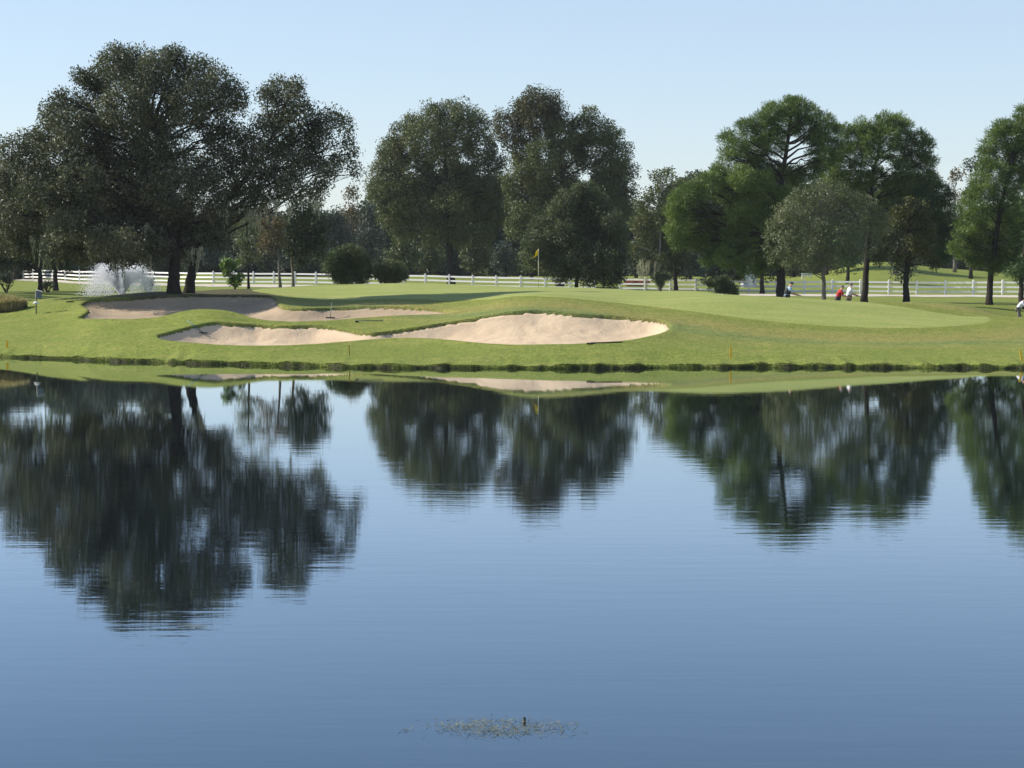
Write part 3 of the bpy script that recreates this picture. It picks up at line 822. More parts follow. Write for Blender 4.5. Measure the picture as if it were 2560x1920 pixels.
tree('loose_tree', 'loose grey-brown tree with hanging moss between the bush-tree and the pines', 'tree', 196,
     [(1650, 724), (1648, 660), (1650, 560), (1655, 470)],
     [(1668, 440, 18), (1640, 442, 14), (1700, 460, 14), (1660, 475, 26), (1630, 490, 22), (1605, 520, 20), (1600, 560, 24), (1640, 540, 34), (1690, 510, 26), (1680, 560, 34), (1625, 600, 34), (1670, 620, 34), (1610, 650, 22), (1655, 655, 26), (1700, 640, 24), (1580, 620, 16)],
     M_MIX, M_BARK_L, rc=.6, per=26, dens=.42, leaf=.24, trunk_r=.18, hollow=.3,
     moss=[(1620, 650, 30, 60, 10), (1600, 660, 10, 60, 6)])
# --- pines
tree('big_pine', 'tallest pine with domed top and long arms reaching left', 'tree', 149,
     [(1952, 742), (1952, 690), (1950, 620), (1948, 530), (1952, 440), (1965, 360), (1975, 290)],
     [(1965, 268, 26), (1995, 268, 28), (1930, 280, 26), (2025, 285, 26), (1895, 300, 24), (1960, 305, 40), (2010, 320, 36), (2062, 300, 20), (2075, 330, 24), (1860, 320, 24), (1905, 335, 34), (1815, 345, 20), (1840, 365, 26), (1810, 385, 18), (1880, 375, 34), (1930, 360, 34), (2050, 360, 28), (2085, 365, 18),
      (1830, 395, 20), (1900, 400, 20), (2030, 395, 20), (1800, 430, 26), (1850, 445, 34), (1900, 455, 34), (1770, 460, 30), (1815, 480, 38), (1870, 500, 36), (1930, 490, 26), (1730, 475, 24), (1700, 500, 26), (1740, 510, 34), (1680, 530, 20), (1700, 550, 28), (1680, 580, 20), (1750, 560, 34), (1800, 550, 32),
      (1720, 600, 24), (1690, 610, 14), (1780, 610, 30), (1835, 590, 34), (1770, 645, 20), (1815, 645, 28), (1870, 620, 34), (1900, 670, 20), (1860, 665, 22), (1920, 560, 30), (1985, 440, 26), (2020, 430, 24), (2050, 410, 22), (1960, 490, 26), (2010, 490, 26), (1980, 560, 28), (1930, 640, 30), (1990, 620, 26), (1880, 420, 30), (1930, 425, 26), (1790, 430, 18), (1700, 520, 22), (1745, 600, 28), (1960, 430, 20), (2040, 340, 28), (2070, 390, 24), (1900, 530, 34), (1850, 540, 34)],
     M_PINE, M_BARK_P, rc=.42, per=34, dens=.50, leaf=.30, needle=True, trunk_r=.42, hollow=.4, aspect=.13, flat=.75, ry=1.0, depthk=1.1)
tree('middle_pine', 'pine with sunlit top between the tallest pine and the yellowing tree', 'tree', 152,
     [(2160, 748), (2163, 690), (2168, 620), (2172, 530), (2178, 440), (2195, 360), (2205, 310)],
     [(2205, 305, 26), (2180, 318, 20), (2235, 310, 26), (2258, 315, 16), (2150, 312, 18), (2130, 330, 18), (2165, 345, 30), (2210, 345, 36), (2255, 350, 28), (2290, 345, 22), (2308, 365, 22), (2110, 365, 20), (2085, 390, 20), (2130, 385, 30), (2180, 390, 26), (2240, 390, 30), (2285, 395, 30), (2320, 405, 18),
      (2095, 415, 22), (2140, 425, 24), (2250, 430, 26), (2300, 440, 30), (2325, 450, 20), (2260, 470, 30), (2215, 465, 16), (2160, 450, 24), (2110, 450, 22), (2190, 440, 26), (2150, 500, 24), (2210, 500, 26), (2180, 550, 24), (2105, 330, 18), (2080, 440, 24), (2120, 480, 26), (2230, 540, 26), (2265, 500, 28), (2160, 350, 24)],
     M_PINE, M_BARK_P, rc=.42, per=34, dens=.50, leaf=.30, needle=True, trunk_r=.30, hollow=.4, aspect=.13, flat=.75, ry=1.0, depthk=1.1,
     extra=[('painted_shade_crown', M_PINE_D, [(2300, 500, 34), (2345, 480, 28), (2365, 520, 20), (2320, 540, 34), (2365, 560, 24), (2260, 520, 28), (2345, 590, 32), (2300, 590, 28), (2370, 600, 18), (2340, 640, 26), (2375, 640, 16)])])  # right-hand boughs get darker needles, their shade put into the colour
tree('yellowing_tree', 'tree with yellow-orange leaves and a single dark trunk right of the walkers', 'tree', 147,
     [(2265, 750), (2265, 700), (2268, 640), (2270, 560), (2272, 500)],
     [(2270, 520, 24), (2235, 540, 24), (2300, 525, 24), (2270, 565, 30), (2225, 590, 26), (2315, 570, 24), (2280, 610, 30), (2210, 625, 22), (2250, 640, 26), (2310, 630, 24), (2200, 650, 14), (2335, 655, 16), (2180, 640, 10)],
     M_YEL, M_BARK, rc=.42, per=24, dens=.36, leaf=.19, trunk_r=.28, hollow=.2, depthk=.8)
tree('grey_tree', 'small leafy grey-green tree in front of the pines with forked trunk', 'tree', 138,
     [(2058, 746), (2058, 710), (2056, 670), (2050, 610), (2042, 540)],
     [(2060, 470, 24), (2025, 480, 24), (2095, 480, 26), (1990, 500, 28), (1960, 530, 28), (2130, 500, 28), (2165, 520, 26), (2195, 545, 20), (2215, 570, 14), (2040, 520, 40), (2090, 530, 40), (1940, 560, 24), (1925, 590, 18), (1990, 560, 40), (2050, 580, 44), (2110, 580, 40), (2160, 570, 32), (2190, 600, 16),
      (1960, 610, 34), (2010, 630, 36), (2070, 635, 36), (2120, 630, 30), (2150, 625, 20), (1935, 640, 18), (1970, 655, 20), (2030, 665, 20), (2090, 665, 18), (1920, 615, 12), (2220, 550, 8)],
     M_GREY, M_BARK_L, rc=.42, per=22, dens=.36, leaf=.145, trunk_r=.20, hollow=.2, depthk=.8, bias=.8)
tree('edge_pine', 'pine at the right edge with green layered boughs', 'tree', 143,
     [(2473, 758), (2475, 720), (2478, 660), (2490, 560), (2510, 460), (2530, 370), (2545, 290)],
     [(2550, 285, 20), (2562, 262, 12), (2535, 310, 24), (2570, 310, 34), (2500, 320, 22), (2480, 340, 22), (2520, 345, 32), (2575, 360, 40), (2465, 370, 24), (2500, 385, 34), (2550, 400, 40), (2455, 410, 20), (2480, 430, 32), (2530, 445, 36), (2585, 440, 40), (2440, 450, 24), (2455, 480, 28),
      (2500, 490, 34), (2560, 500, 40), (2425, 490, 22), (2410, 520, 22), (2440, 530, 30), (2490, 540, 34), (2545, 555, 36), (2410, 560, 24), (2400, 590, 20), (2440, 585, 32), (2500, 600, 34), (2560, 610, 36), (2385, 620, 16), (2415, 625, 24), (2455, 640, 28), (2520, 650, 30), (2580, 650, 36), (2430, 650, 16), (2480, 665, 20)],
     M_PINE, M_BARK_P, rc=.42, per=34, dens=.50, leaf=.30, needle=True, trunk_r=.28, hollow=.4, aspect=.13, flat=.75, ry=1.0, depthk=1.1)
tree('border_pine', 'dark trunk half outside the right border, above the crouching player', 'tree', 138,
     [(2552, 758), (2554, 700), (2560, 620), (2575, 520)],
     [(2600, 500, 50), (2640, 560, 50), (2600, 600, 40), (2570, 665, 26), (2630, 640, 40), (2600, 690, 24), (2550, 690, 12), (2530, 680, 14)],
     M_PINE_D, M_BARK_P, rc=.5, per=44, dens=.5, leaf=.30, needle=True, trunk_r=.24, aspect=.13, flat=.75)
# --- slender trees on the bunker ridge
tree('slender_tree', 'slender tree with thin straight trunk and sparse olive leaves right of the bright sapling', 'tree', 132,
     [(622, 724), (622, 690), (620, 640), (618, 570), (620, 530)],
     [(620, 545, 20), (605, 570, 20), (635, 575, 20), (600, 605, 20), (625, 615, 22), (615, 645, 18), (640, 640, 14), (603, 660, 10)],
     M_GREY, M_BARK, rc=.32, per=16, dens=.30, leaf=.14, trunk_r=.10, hollow=.1, group='slender trees on the ridge')
tree('slender_tree', 'slender tree with rusty pink leaves in the middle of the ridge trio', 'tree', 134,
     [(702, 721), (700, 690), (698, 640), (690, 570), (685, 530)],
     [(672, 530, 18), (655, 560, 20), (680, 570, 22), (700, 560, 16), (665, 600, 22), (695, 600, 20), (650, 625, 14), (680, 625, 14), (660, 510, 10)],
     M_RUST, M_BARK_L, rc=.32, per=16, dens=.32, leaf=.14, trunk_r=.12, hollow=.1, group='slender trees on the ridge')
tree('slender_tree', 'dark leafy slender tree nearest the two clipped bushes', 'tree', 136,
     [(734, 721), (733, 690), (731, 640), (740, 570), (748, 520)],
     [(750, 525, 26), (780, 535, 26), (800, 560, 24), (725, 555, 26), (760, 570, 30), (800, 600, 24), (735, 600, 28), (770, 620, 28), (720, 630, 18), (800, 640, 16), (750, 650, 18)],
     M_OAK2, M_BARK_L, rc=.38, per=24, dens=.45, leaf=.16, trunk_r=.12, hollow=.2, group='slender trees on the ridge')
tree('sapling', 'bright green broad-leaved sapling beside the two oak trunks', 'sapling', 128,
     [(588, 727), (586, 705), (578, 685), (572, 655)],
     [(568, 652, 8), (562, 665, 8), (580, 668, 9), (568, 680, 8), (590, 660, 5), (582, 692, 9), (578, 705, 8), (598, 700, 8), (590, 712, 7), (603, 690, 6)],
     M_LIME, M_BARK_L, rc=.24, per=13, dens=.45, leaf=.17, trunk_r=.05, hollow=.1, aspect=.6)
# --- clipped bushes
tree('clipped_bush', 'larger clipped bush with yellow-green top hiding the fence corner', 'bush', 150,
     [(870, 714), (870, 700), (868, 680)],
     [(845, 650, 30), (880, 640, 28), (905, 665, 28), (865, 672, 36), (830, 668, 22), (905, 690, 22), (880, 695, 22), (850, 692, 18)],
     M_DARKB, M_BARK, rc=.28, per=32, dens=.6, leaf=.11, trunk_r=.10, hollow=.5, depthk=.4,
     extra=[('yellow_green_shoots', M_MID, [(870, 632, 20), (893, 636, 18), (850, 640, 14)])])  # yellow-green leaves on the upper part of this bush
tree('clipped_bush', 'smaller low clipped bush where the middle fence begins', 'bush', 150,
     [(976, 711), (976, 702), (975, 690)],
     [(960, 678, 20), (990, 676, 20), (975, 670, 18), (948, 685, 14), (1005, 686, 14), (975, 690, 20), (995, 696, 12), (960, 696, 12)],
     M_MID, M_BARK, rc=.25, per=32, dens=.6, leaf=.11, trunk_r=.08, hollow=.5, depthk=.4)
tree('juniper_bush', 'low ragged evergreen bush at the path edge left of the tallest pine', 'bush', 160,
     [(1815, 745), (1812, 732), (1808, 720)],
     [(1775, 708, 10), (1795, 705, 13), (1815, 712, 16), (1832, 722, 13), (1800, 722, 14), (1822, 734, 9), (1763, 705, 6), (1838, 737, 6), (1812, 697, 8)],
     M_DARKB, M_BARK, rc=.25, per=26, dens=.55, leaf=.12, trunk_r=.07, hollow=.2)
tree('fence_shrub', 'green rounded shrub leaning over the fence behind the low evergreen bush', 'bush', 200,
     [(1832, 722), (1832, 700), (1832, 680)],
     [(1820, 665, 16), (1845, 668, 18), (1832, 682, 18), (1850, 692, 12), (1815, 688, 10)],
     M_MID, M_BARK, rc=.35, per=26, dens=.55, leaf=.18, trunk_r=.10, hollow=.2)
# --- tan grass clump at the left edge
def grass_clump():
    D = 112; c = gpt(8, D)
    r = thing('ornamental_grass', 'clump of tan and green ornamental grass at the left edge', 'plant', c)
    n = 9000
    th = RG.uniform(0, 2*math.pi, n); rr = np.sqrt(RG.uniform(0, 1, n)) * 1.15
    bx = rr*np.cos(th); by = rr*np.sin(th)*.8
    L = RG.uniform(.5, 1.15, n) * (1.05 - .35*rr/1.15)
    lean = .35 * rr/1.15 + RG.normal(0, .12, n)
    tip = np.stack([bx + lean*np.cos(th)*L, by + lean*np.sin(th)*L, L*.95], 1)
    b = np.stack([bx, by, RG.uniform(-.05, .35, n)], 1)
    mid = (b + tip)/2; mid[:, 2] += .1*L
    sd_ = np.stack([-np.sin(RG.uniform(0, 6.3, n)), np.cos(RG.uniform(0, 6.3, n)), np.zeros(n)], 1) * .018
    V = np.stack([b, mid + sd_, tip, mid - sd_], 1).reshape(-1, 3)
    tan = leaf_mat('tan grass blades', [(0, (.07, .08, .035)), (.4, (.17, .15, .075)), (.7, (.28, .22, .14)), (1, (.38, .30, .20))], .7, .3, .2, .7)
    mesh_obj('blades', V, np.arange(n*4).reshape(-1, 4), tan, r)
    C, O = crown_points([(-.2, 0, .25, 1.25, .9, .35), (.75, .1, .2, .5, .6, .3)], .25, 24, .6)
    V, Q = leaves_mesh(C, .12, O)
    mesh_obj('undergrowth', V, Q, M_DARKB, r)
grass_clump()
# --- bare shrubs in front of the left fence
def bare_shrub(px, D, hpx, label, k=9):
    c = gpt(px, D); r = thing('bare_shrub', label, 'shrub', c, 'bare branching shrubs by the left path')
    mb = MB(); H = hpx * D / F
    for i in range(k):
        a = rnd.uniform(0, 6.28); q = Vector((math.cos(a)*H*.6, math.sin(a)*H*.4, H*rnd.uniform(.7, 1)))
        p = limb(mb, (rnd.uniform(-.05, .05), 0, -.1), q, .045, .018, .05, 4)
        for _ in range(3):
            e = p[3] + Vector((rnd.uniform(-1, 1), rnd.uniform(-1, 1), rnd.uniform(0, 1))) * H*.3
            limb(mb, p[2], e, .018, .008, 0, 3)
    mb.build('branches', M_BARK, r)
    C, O = crown_points([(0, 0, H*.95, H*.55, H*.4, H*.28)], .22, 12, .4, .1)
    V, Q = leaves_mesh(C, .15, O); mesh_obj('leaves', V, Q, M_OAK2, r)
bare_shrub(17, 178, 34, 'spreading bare-stemmed shrub left of the two slim trunks')
bare_shrub(121, 180, 24, 'thin upright bare shrub between the two slim trunks')
bare_shrub(372, 172, 30, 'bare branching shrub seen through the right side of the fountain')

# --- woods beyond the fence
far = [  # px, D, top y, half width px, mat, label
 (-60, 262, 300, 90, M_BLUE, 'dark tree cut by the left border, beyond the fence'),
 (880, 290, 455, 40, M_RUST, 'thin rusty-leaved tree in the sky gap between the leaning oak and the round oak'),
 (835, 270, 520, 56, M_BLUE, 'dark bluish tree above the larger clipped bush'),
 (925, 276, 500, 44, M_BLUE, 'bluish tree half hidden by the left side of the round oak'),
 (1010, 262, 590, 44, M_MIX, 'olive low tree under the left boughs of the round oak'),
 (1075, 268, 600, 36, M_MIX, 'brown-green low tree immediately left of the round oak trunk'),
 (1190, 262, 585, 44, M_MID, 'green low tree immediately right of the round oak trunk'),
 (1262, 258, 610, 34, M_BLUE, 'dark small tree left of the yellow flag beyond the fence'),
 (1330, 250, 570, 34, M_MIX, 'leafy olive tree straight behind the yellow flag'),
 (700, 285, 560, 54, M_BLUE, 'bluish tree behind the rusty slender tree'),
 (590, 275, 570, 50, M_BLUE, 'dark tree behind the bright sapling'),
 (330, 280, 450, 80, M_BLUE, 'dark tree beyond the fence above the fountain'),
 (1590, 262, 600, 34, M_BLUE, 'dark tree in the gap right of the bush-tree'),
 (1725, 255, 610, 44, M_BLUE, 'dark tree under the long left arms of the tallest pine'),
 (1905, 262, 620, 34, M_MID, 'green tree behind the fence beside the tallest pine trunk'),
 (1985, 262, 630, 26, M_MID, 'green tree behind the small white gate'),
 (2385, 250, 395, 30, M_RUST, 'thin rusty tree in the gap between the dark-needled boughs and the edge pine'),
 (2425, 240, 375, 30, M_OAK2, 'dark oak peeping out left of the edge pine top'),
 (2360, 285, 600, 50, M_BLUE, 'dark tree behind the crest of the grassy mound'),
 (1905, 193.5, 560, 44, M_OAK2, 'dark oak added to shade the fence, directly behind the tallest pine trunk'),  # unseen tree added so its shadow falls on the fence
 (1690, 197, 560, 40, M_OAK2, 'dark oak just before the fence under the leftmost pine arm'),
 (2262, 191.5, 560, 38, M_OAK2, 'dark oak added to shade the fence, hidden behind the yellowing tree'),  # extra hidden tree, added to carry the fence shade further right
 (1800, 195.5, 575, 46, M_OAK2, 'dark oak added to shade the fence, behind the lowest left arms of the tallest pine'),  # hidden tree put in to shade the right-hand fence
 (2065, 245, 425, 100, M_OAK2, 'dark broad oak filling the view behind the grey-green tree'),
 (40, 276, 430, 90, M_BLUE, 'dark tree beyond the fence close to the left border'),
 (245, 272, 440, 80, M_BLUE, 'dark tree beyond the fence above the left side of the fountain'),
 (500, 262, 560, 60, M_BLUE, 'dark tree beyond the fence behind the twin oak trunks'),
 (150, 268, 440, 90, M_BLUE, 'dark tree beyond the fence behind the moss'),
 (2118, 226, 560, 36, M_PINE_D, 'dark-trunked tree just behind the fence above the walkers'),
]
for (px, D, ty, hw, mt, lab) in far:
    gz = zg(px, D); by = ypix(D, gz)
    h = by - ty
    lob = []
    k = 0
    for row, fy in enumerate((.86, .68, .5, .33)):
        wd = hw * (.45, .85, 1.0, .85)[row]
        nn = max(2, int(wd / (hw*.30)))
        for j in range(nn):
            lob.append((px + wd * ((j + .5)/nn*2 - 1) * .8 + rnd.uniform(-4, 4), by - h*fy + rnd.uniform(-.04, .04)*h, hw*rnd.uniform(.34, .48)))
    lob = [(a_, b_ , min(r_, max(10, b_ - ty))) for (a_, b_, r_) in lob]
    tree('distant_tree', lab, 'tree', D, [(px, by), (px + rnd.uniform(-3, 3), by - h*.3), (px + rnd.uniform(-5, 5), by - h*.75)], lob, mt, M_BARK_L if mt is M_RUST else M_BARK,
         rc=.9, per=24, dens=.42 if mt is not M_RUST else .28, leaf=.36, trunk_r=.26, hollow=.2, group='trees beyond the white fence')

def wood_band(name, label, D0, D1, pxa, pxb, toph, leaf, dens, mat, sd):
    rg = np.random.default_rng(sd)
    L = []
    px = pxa
    while px < pxb:
        D = rg.uniform(D0, D1); gz = zg(px, D)
        h = toph * rg.uniform(.75, 1.2)
        R = rg.uniform(1.7, 2.9)
        x = xat(px, D)
        z = gz + R*.5
        while z < gz + h:
            L.append((x + rg.normal(0, .8), D + rg.normal(0, 1), z, R, R, R*.9)); z += R*1.15
        px += R * F / D * rg.uniform(.35, .6)
    C, O = crown_points(L, .95, 22, dens, .5)
    V, Q = leaves_mesh(C, leaf, O)
    o = mesh_obj(name, V, Q, mat)
    return tag(o, label, 'woodland', kind='stuff')
for a_, b_, n_ in ((-450, 430, 'left'), (960, 1540, 'middle'), (1690, 2340, 'right')):
    wood_band('tall_wood', 'taller stand of dark woodland beyond the fence, %s part' % n_, 292, 304, a_, b_, 12.5 if n_ != 'left' else 13.5, .55, .60, M_WOOD, 9)
wood_band('far_wood', 'continuous dark woodland closing the view beyond the fence', 300, 318, -500, 3100, 7.8, .62, .75, M_WOOD, 5)
wood_band('understory', 'low thicket along the foot of the far woodland', 284, 296, -300, 2900, 3.2, .50, .62, M_WOOD, 6)

# ================================================================== FENCES
M_WHITE = plain('white vinyl', (.80, .79, .76), .45, .05, 2, .4)
def fence(label, xs, lead=None):
    g = [gpt(x, fence_D(x)) for x in xs]
    root = thing('rail_fence', label, 'fence', g[0], 'white three-rail fences')
    pts = [p - g[0] for p in g]
    for p in pts:
        mb = MB(); mb.box((p.x, p.y, p.z + .66), (.15, .15, 1.40), bev=.012)
        V = [(p.x-.09, p.y-.09, p.z+1.362), (p.x+.09, p.y-.09, p.z+1.362), (p.x+.09, p.y+.09, p.z+1.362), (p.x-.09, p.y+.09, p.z+1.362), (p.x, p.y, p.z+1.43)]
        po_ = mb.build('post', M_WHITE, root)
        mb = MB(); mb.add(V, [[3, 2, 1, 0], [0, 1, 4], [1, 2, 4], [2, 3, 4], [3, 0, 4]])
        mb.build('post_cap', M_WHITE, po_)
    for h in (1.16, .73, .30):
        mb = MB()
        for a_, b_ in zip(pts[:-1], pts[1:]):
            d = (b_ - a_); d.z = 0; nrm = Vector((-d.y, d.x, 0)).normalized() * .022
            u = d.normalized() * .06
            A = a_ + u; B = b_ - u
            j = rnd.uniform(-.008, .008)
            V = []
            for q in (A, B):
                for sgn in (-1, 1):
                    for zz in (-.084, .084): V.append((q.x + nrm.x*sgn, q.y + nrm.y*sgn, q.z + h + zz + j))
            mb.add(V, [[0, 1, 5, 4], [2, 6, 7, 3], [1, 3, 7, 5], [0, 4, 6, 2], [0, 2, 3, 1], [4, 5, 7, 6]])
        mb.build('rail', M_WHITE, root)
    return root
fence('white three-rail fence behind the oaks and fountain on the left', [-60, -35, -12, 12, 35, 60, 84, 107, 132, 164, 200, 241, 286, 333, 382, 432, 483, 534, 585, 634, 685, 738, 790, 842])
xs = [870, 918, 962, 1010, 1063, 1123, 1181, 1240, 1301, 1362, 1424, 1487]
fence('white three-rail fence behind the putting green and flag', xs)
xs = [1549, 1612, 1675, 1739, 1803, 1871, 1940, 2010, 2080, 2150, 2221, 2291, 2362, 2432, 2505, 2578, 2650]
fence('white three-rail fence running behind the pines on the right', xs)

# ================================================================== FLAG, STAKES, RAKES, NEST BOX
M_YELLOW = leaf_mat('yellow nylon', [(0, (.457, .345, .008)), (1, (.457, .36, .010))], .6, .4, .3, 4)
M_STAKE = plain('yellow painted stake', (.78, .46, .04), .6, .15, 9, .3)
M_STAKE_B = plain('weathered ochre stake', (.38, .24, .05), .75, .25, 9, .2)
M_POLE = plain('cream fibreglass', (.62, .60, .48), .4, .08, 4, .4)
M_DARKPOLE = plain('dark pole band', (.10, .12, .09), .5, .1, 4, .3)
D = 127.5
fl = gpt(1346, D)
fr = thing('golf_flag', 'yellow flag hanging from a pale pin on the putting green', 'golf flag', fl)
htop = zat(622, D) - fl.z
mb = MB(); mb.tube([(0, 0, .62), (0, 0, htop)], .021, 8); mb.build('pole', M_POLE, fr, True)
mb = MB(); mb.tube([(0, 0, -.1), (0, 0, .62)], .011, 8); mb.build('lower_pole', M_DARKPOLE, fr, True)
V = []; nx, nz = 10, 12
for i in range(nx+1):
    for j in range(nz+1):
        u, v = i/nx, j/nz
        droop = u**1.1 * .30
        x = -.02 - u*.36*(1 - .25*math.sin(v*3.1)) * (.40 + .75*(1-v)) ; y = .045*math.sin(u*9 + v*2.5)*u
        V.append((x, y, htop - .03 - (1-v)*.38 - droop*(.55 + .2*(1-v))))
Fc = [[i*(nz+1)+j, (i+1)*(nz+1)+j, (i+1)*(nz+1)+j+1, i*(nz+1)+j+1] for i in range(nx) for j in range(nz)]
fo = mesh_obj('flag_cloth', V, Fc, M_YELLOW, fr, True)
so = fo.modifiers.new('thick', 'SOLIDIFY'); so.thickness = .004

def stake(px, ybase, ytop, label, mat, lean=0, w=.085, D=None):
    if D is None:
        Ds = np.arange(float(shore(px)) + .3, 110, .05)
        yy = ypix(Ds, ground_full(np.full_like(Ds, px), Ds)); D = Ds[np.argmax(yy <= ybase)]
    p = gpt(px, D); h = (ybase - ytop) * D / F
    r = thing('hazard_stake', label, 'stake', p, 'yellow hazard stakes along the bank')
    mb = MB(); V = []
    for zz, k in ((-.15, 1), (h - .03, 1), (h, .6)):
        for sx, sy in ((-1, -1), (1, -1), (1, 1), (-1, 1)):
            V.append((sx*w*.5*k + lean*zz, sy*.02*k, zz))
    mb.add(V, [[3, 2, 1, 0]] + [[i*4+k, i*4+(k+1) % 4, (i+1)*4+(k+1) % 4, (i+1)*4+k] for i in range(2) for k in range(4)] + [[8, 9, 10, 11]])
    mb.build('shaft', mat, r)
stake(17, 870, 851, 'yellow stake near the left border of the bank', M_STAKE, 0, .10)
stake(874, 889, 862, 'weathered brownish stake below the two sandy hollows', M_STAKE_B, -.06, .045)
stake(1827, 895, 868, 'bright yellow upright stake on the bank right of the bunkers', M_STAKE, 0, .085)
stake(2557, 903, 876, 'yellow leaning stake at the right border', M_STAKE, -.22, .085)

M_TEAL = plain('teal rake handle', (.05, .15, .14), .5, .1)
M_GREYH = plain('grey rake handle', (.12, .17, .15), .5, .1)
M_BLACK = plain('black plastic', (.02, .02, .022), .5, .1)
def sandz(px, D, P, n, dep):
    x = xat(px, D); s_, ny = sdf(P, np.array([x]), np.array([D])); z = ground_full(np.array([float(px)]), np.array([D]))
    return float(z[0] - (bowl(s_, ny, np.array([D]), 0, dep)[0] if s_[0] > 0 else 0))
def rake(headpx, D, z, hw, tip, label, hm, ang=0.0):
    """head at pixel column/depth, handle to world point tip"""
    o = Vector((xat(headpx, D), D, z + .06))
    r = thing('bunker_rake', label, 'rake', o, 'bunker rakes')
    mb = MB(); mb.box((0, 0, 0), (hw, .05, .05), ang, .01); mb.build('head', M_BLACK, r)
    mb = MB(); n = 14
    for i in range(n):
        u = (i/(n-1) - .5) * (hw - .03)
        mb.box((u*math.cos(ang), u*math.sin(ang), -.055), (.012, .012, .08), ang)
    mb.build('tines', M_BLACK, r)
    mb = MB(); mb.tube([(0, 0, .02), Vector(tip) - o], .022, 8); mb.build('handle', hm, r, True)
def sand_hit(px, py, P, dep, d0):
    D = d0
    while D < 125:
        z = sandz(px, D, P, 0, dep)
        if ypix(D, z) <= py: return D, z
        D += .05
D1, z1 = sand_hit(507, 835, FRONT, DEPF, 90)
def lean_tip(px, py, px0, D0, z0_, P, dep):
    # nearest depth at which a straight handle clears the lip all the way
    D = hit(px, py)[1]
    while D > D0 + .2:
        t = at(px, py, D); ok = True
        for k in range(2, 20):
            u = k / 20; pp = px0 + (px - px0) * u; dd = D0 + (D - D0) * u
            if z0_ + .08 + (t.z - z0_ - .08) * u < sandz(pp, dd, P, 0, dep) + .02: ok = False
        if ok: return t
        D -= .05
    return at(px, py, D0 + .2)
rake(507, D1, z1, .42, lean_tip(468, 801, 507, D1, z1, FRONT, DEPF), 'teal-handled rake leaning in the left end of the front bunker', M_TEAL)
D2, z2 = sand_hit(826, 797, BACK, DEPB, 99)
rake(826, D2, z2, .50, at(830, 756, D2 + .7), 'grey-green rake standing against the rear bunker face', M_GREYH)
p = hit(892, 806); z3 = zg(892, p[1])
rake(892, p[1], z3, .32, (xat(957, p[1] + .4), p[1] + .4, zg(957, p[1] + .4) + .05), 'rake lying on the grass strip between the two bunkers', M_GREYH, 1.2)
p = hit(1477, 861.5); z4 = zg(1477, p[1])
rake(1477, p[1] - .15, z4, .40, (xat(1556, p[1] + .35), p[1] + .35, zg(1556, p[1] + .35) + .05), 'dark rake lying along the near right edge of the front bunker', M_BLACK, .4)

M_BOXW = plain('boards with painted blue shade', (.10, .13, .17), .8, .2, 7)  # blue-grey board colour stands for wood lying in shade
M_ZINC = plain('pale metal', (.62, .63, .60), .4, .08, 5, .5)
D = 108.5; nb_ = gpt(91, D)
r = thing('nest_box', 'nest box with bluish shade in its board colour, on a pole with white cone baffle on the left lawn', 'nest box', nb_)
top = zat(724.5, D) - nb_.z; cz = zat(756, D) - nb_.z
mb = MB(); mb.tube([(0, 0, -.2), (0, 0, top - .05)], .035, 8); mb.build('pole', M_DARKPOLE, r, True)
mb = MB(); mb.box((.17, 0, top - .26), (.24, .22, .36), 0, .01); bx_ = mb.build('box', M_BOXW, r)
mb = MB()
V = [(0, -.17, top+.015), (.36, -.17, top - .085), (.36, .17, top - .085), (0, .17, top+.015), (0, -.17, top-.015), (.36, -.17, top - .115), (.36, .17, top - .115), (0, .17, top-.015)]
mb.add(V, [[0, 1, 2, 3], [7, 6, 5, 4], [0, 4, 5, 1], [1, 5, 6, 2], [2, 6, 7, 3], [3, 7, 4, 0]]); mb.build('roof', M_ZINC, r)
mb = MB(); mb.tube([(0, 0, cz - .06), (0, 0, cz + .06)], [.21, .04], 20); mb.build('baffle', M_WHITE, r, True)
mb = MB(); mb.box((.285, -.02, top - .2), (.012, .05, .05)); mb.build('entrance', M_BLACK, bx_)
p = hit(176, 757)
r = thing('fallen_branch', 'short dark stick lying on the grass right of the nest box', 'stick', (p[0], p[1], zg(176, p[1])))
mb = MB(); mb.tube([(-.22, 0, .04), (-.05, .02, .06), (.1, 0, .05), (.24, .03, .05)], [.03, .035, .03, .02], 7); mb.tube([(.05, 0, .05), (.12, .08, .12)], [.02, .01], 6)
mb.build('stick', M_BARK, r)

# small white gate and pale gabled shed far behind the right fence
M_PALE = plain('pale blue-grey boards', (.42, .46, .50), .7, .08, 2)
M_ROOF = plain('grey shingle', (.26, .28, .30), .8, .15, 3)
D = 225; c = gpt(1872, D)
r = thing('shed', 'pale grey gabled shed beyond the fence left of the tallest pine trunk', 'shed', c)
hw = .75; hh = zat(668, D) - c.z
mb = MB(); V = [(-hw, -.9, -.2), (hw, -.9, -.2), (hw, -.9, hh*.45), (0, -.9, hh), (-hw, -.9, hh*.45), (-hw, 1.6, -.2), (hw, 1.6, -.2), (hw, 1.6, hh*.45), (0, 1.6, hh), (-hw, 1.6, hh*.45)]
mb.add(V, [[0, 1, 2, 3, 4], [9, 8, 7, 6, 5], [1, 6, 7, 2], [0, 4, 9, 5]]); mb.build('wall', M_PALE, r)
mb = MB()
for sx in (-1, 1):
    a0 = Vector((0, 0, hh + .06)); b0 = Vector((sx*(hw + .12), 0, hh*.45 - .03))
    V = [(a0.x, -1.0, a0.z), (b0.x, -1.0, b0.z), (b0.x, 1.7, b0.z), (a0.x, 1.7, a0.z)]
    V += [(q[0], q[1], q[2] + .05) for q in V]
    mb.add(V, [[3, 2, 1, 0], [4, 5, 6, 7], [0, 1, 5, 4], [1, 2, 6, 5], [2, 3, 7, 6], [3, 0, 4, 7]])
mb.build('roof', M_ROOF, r)
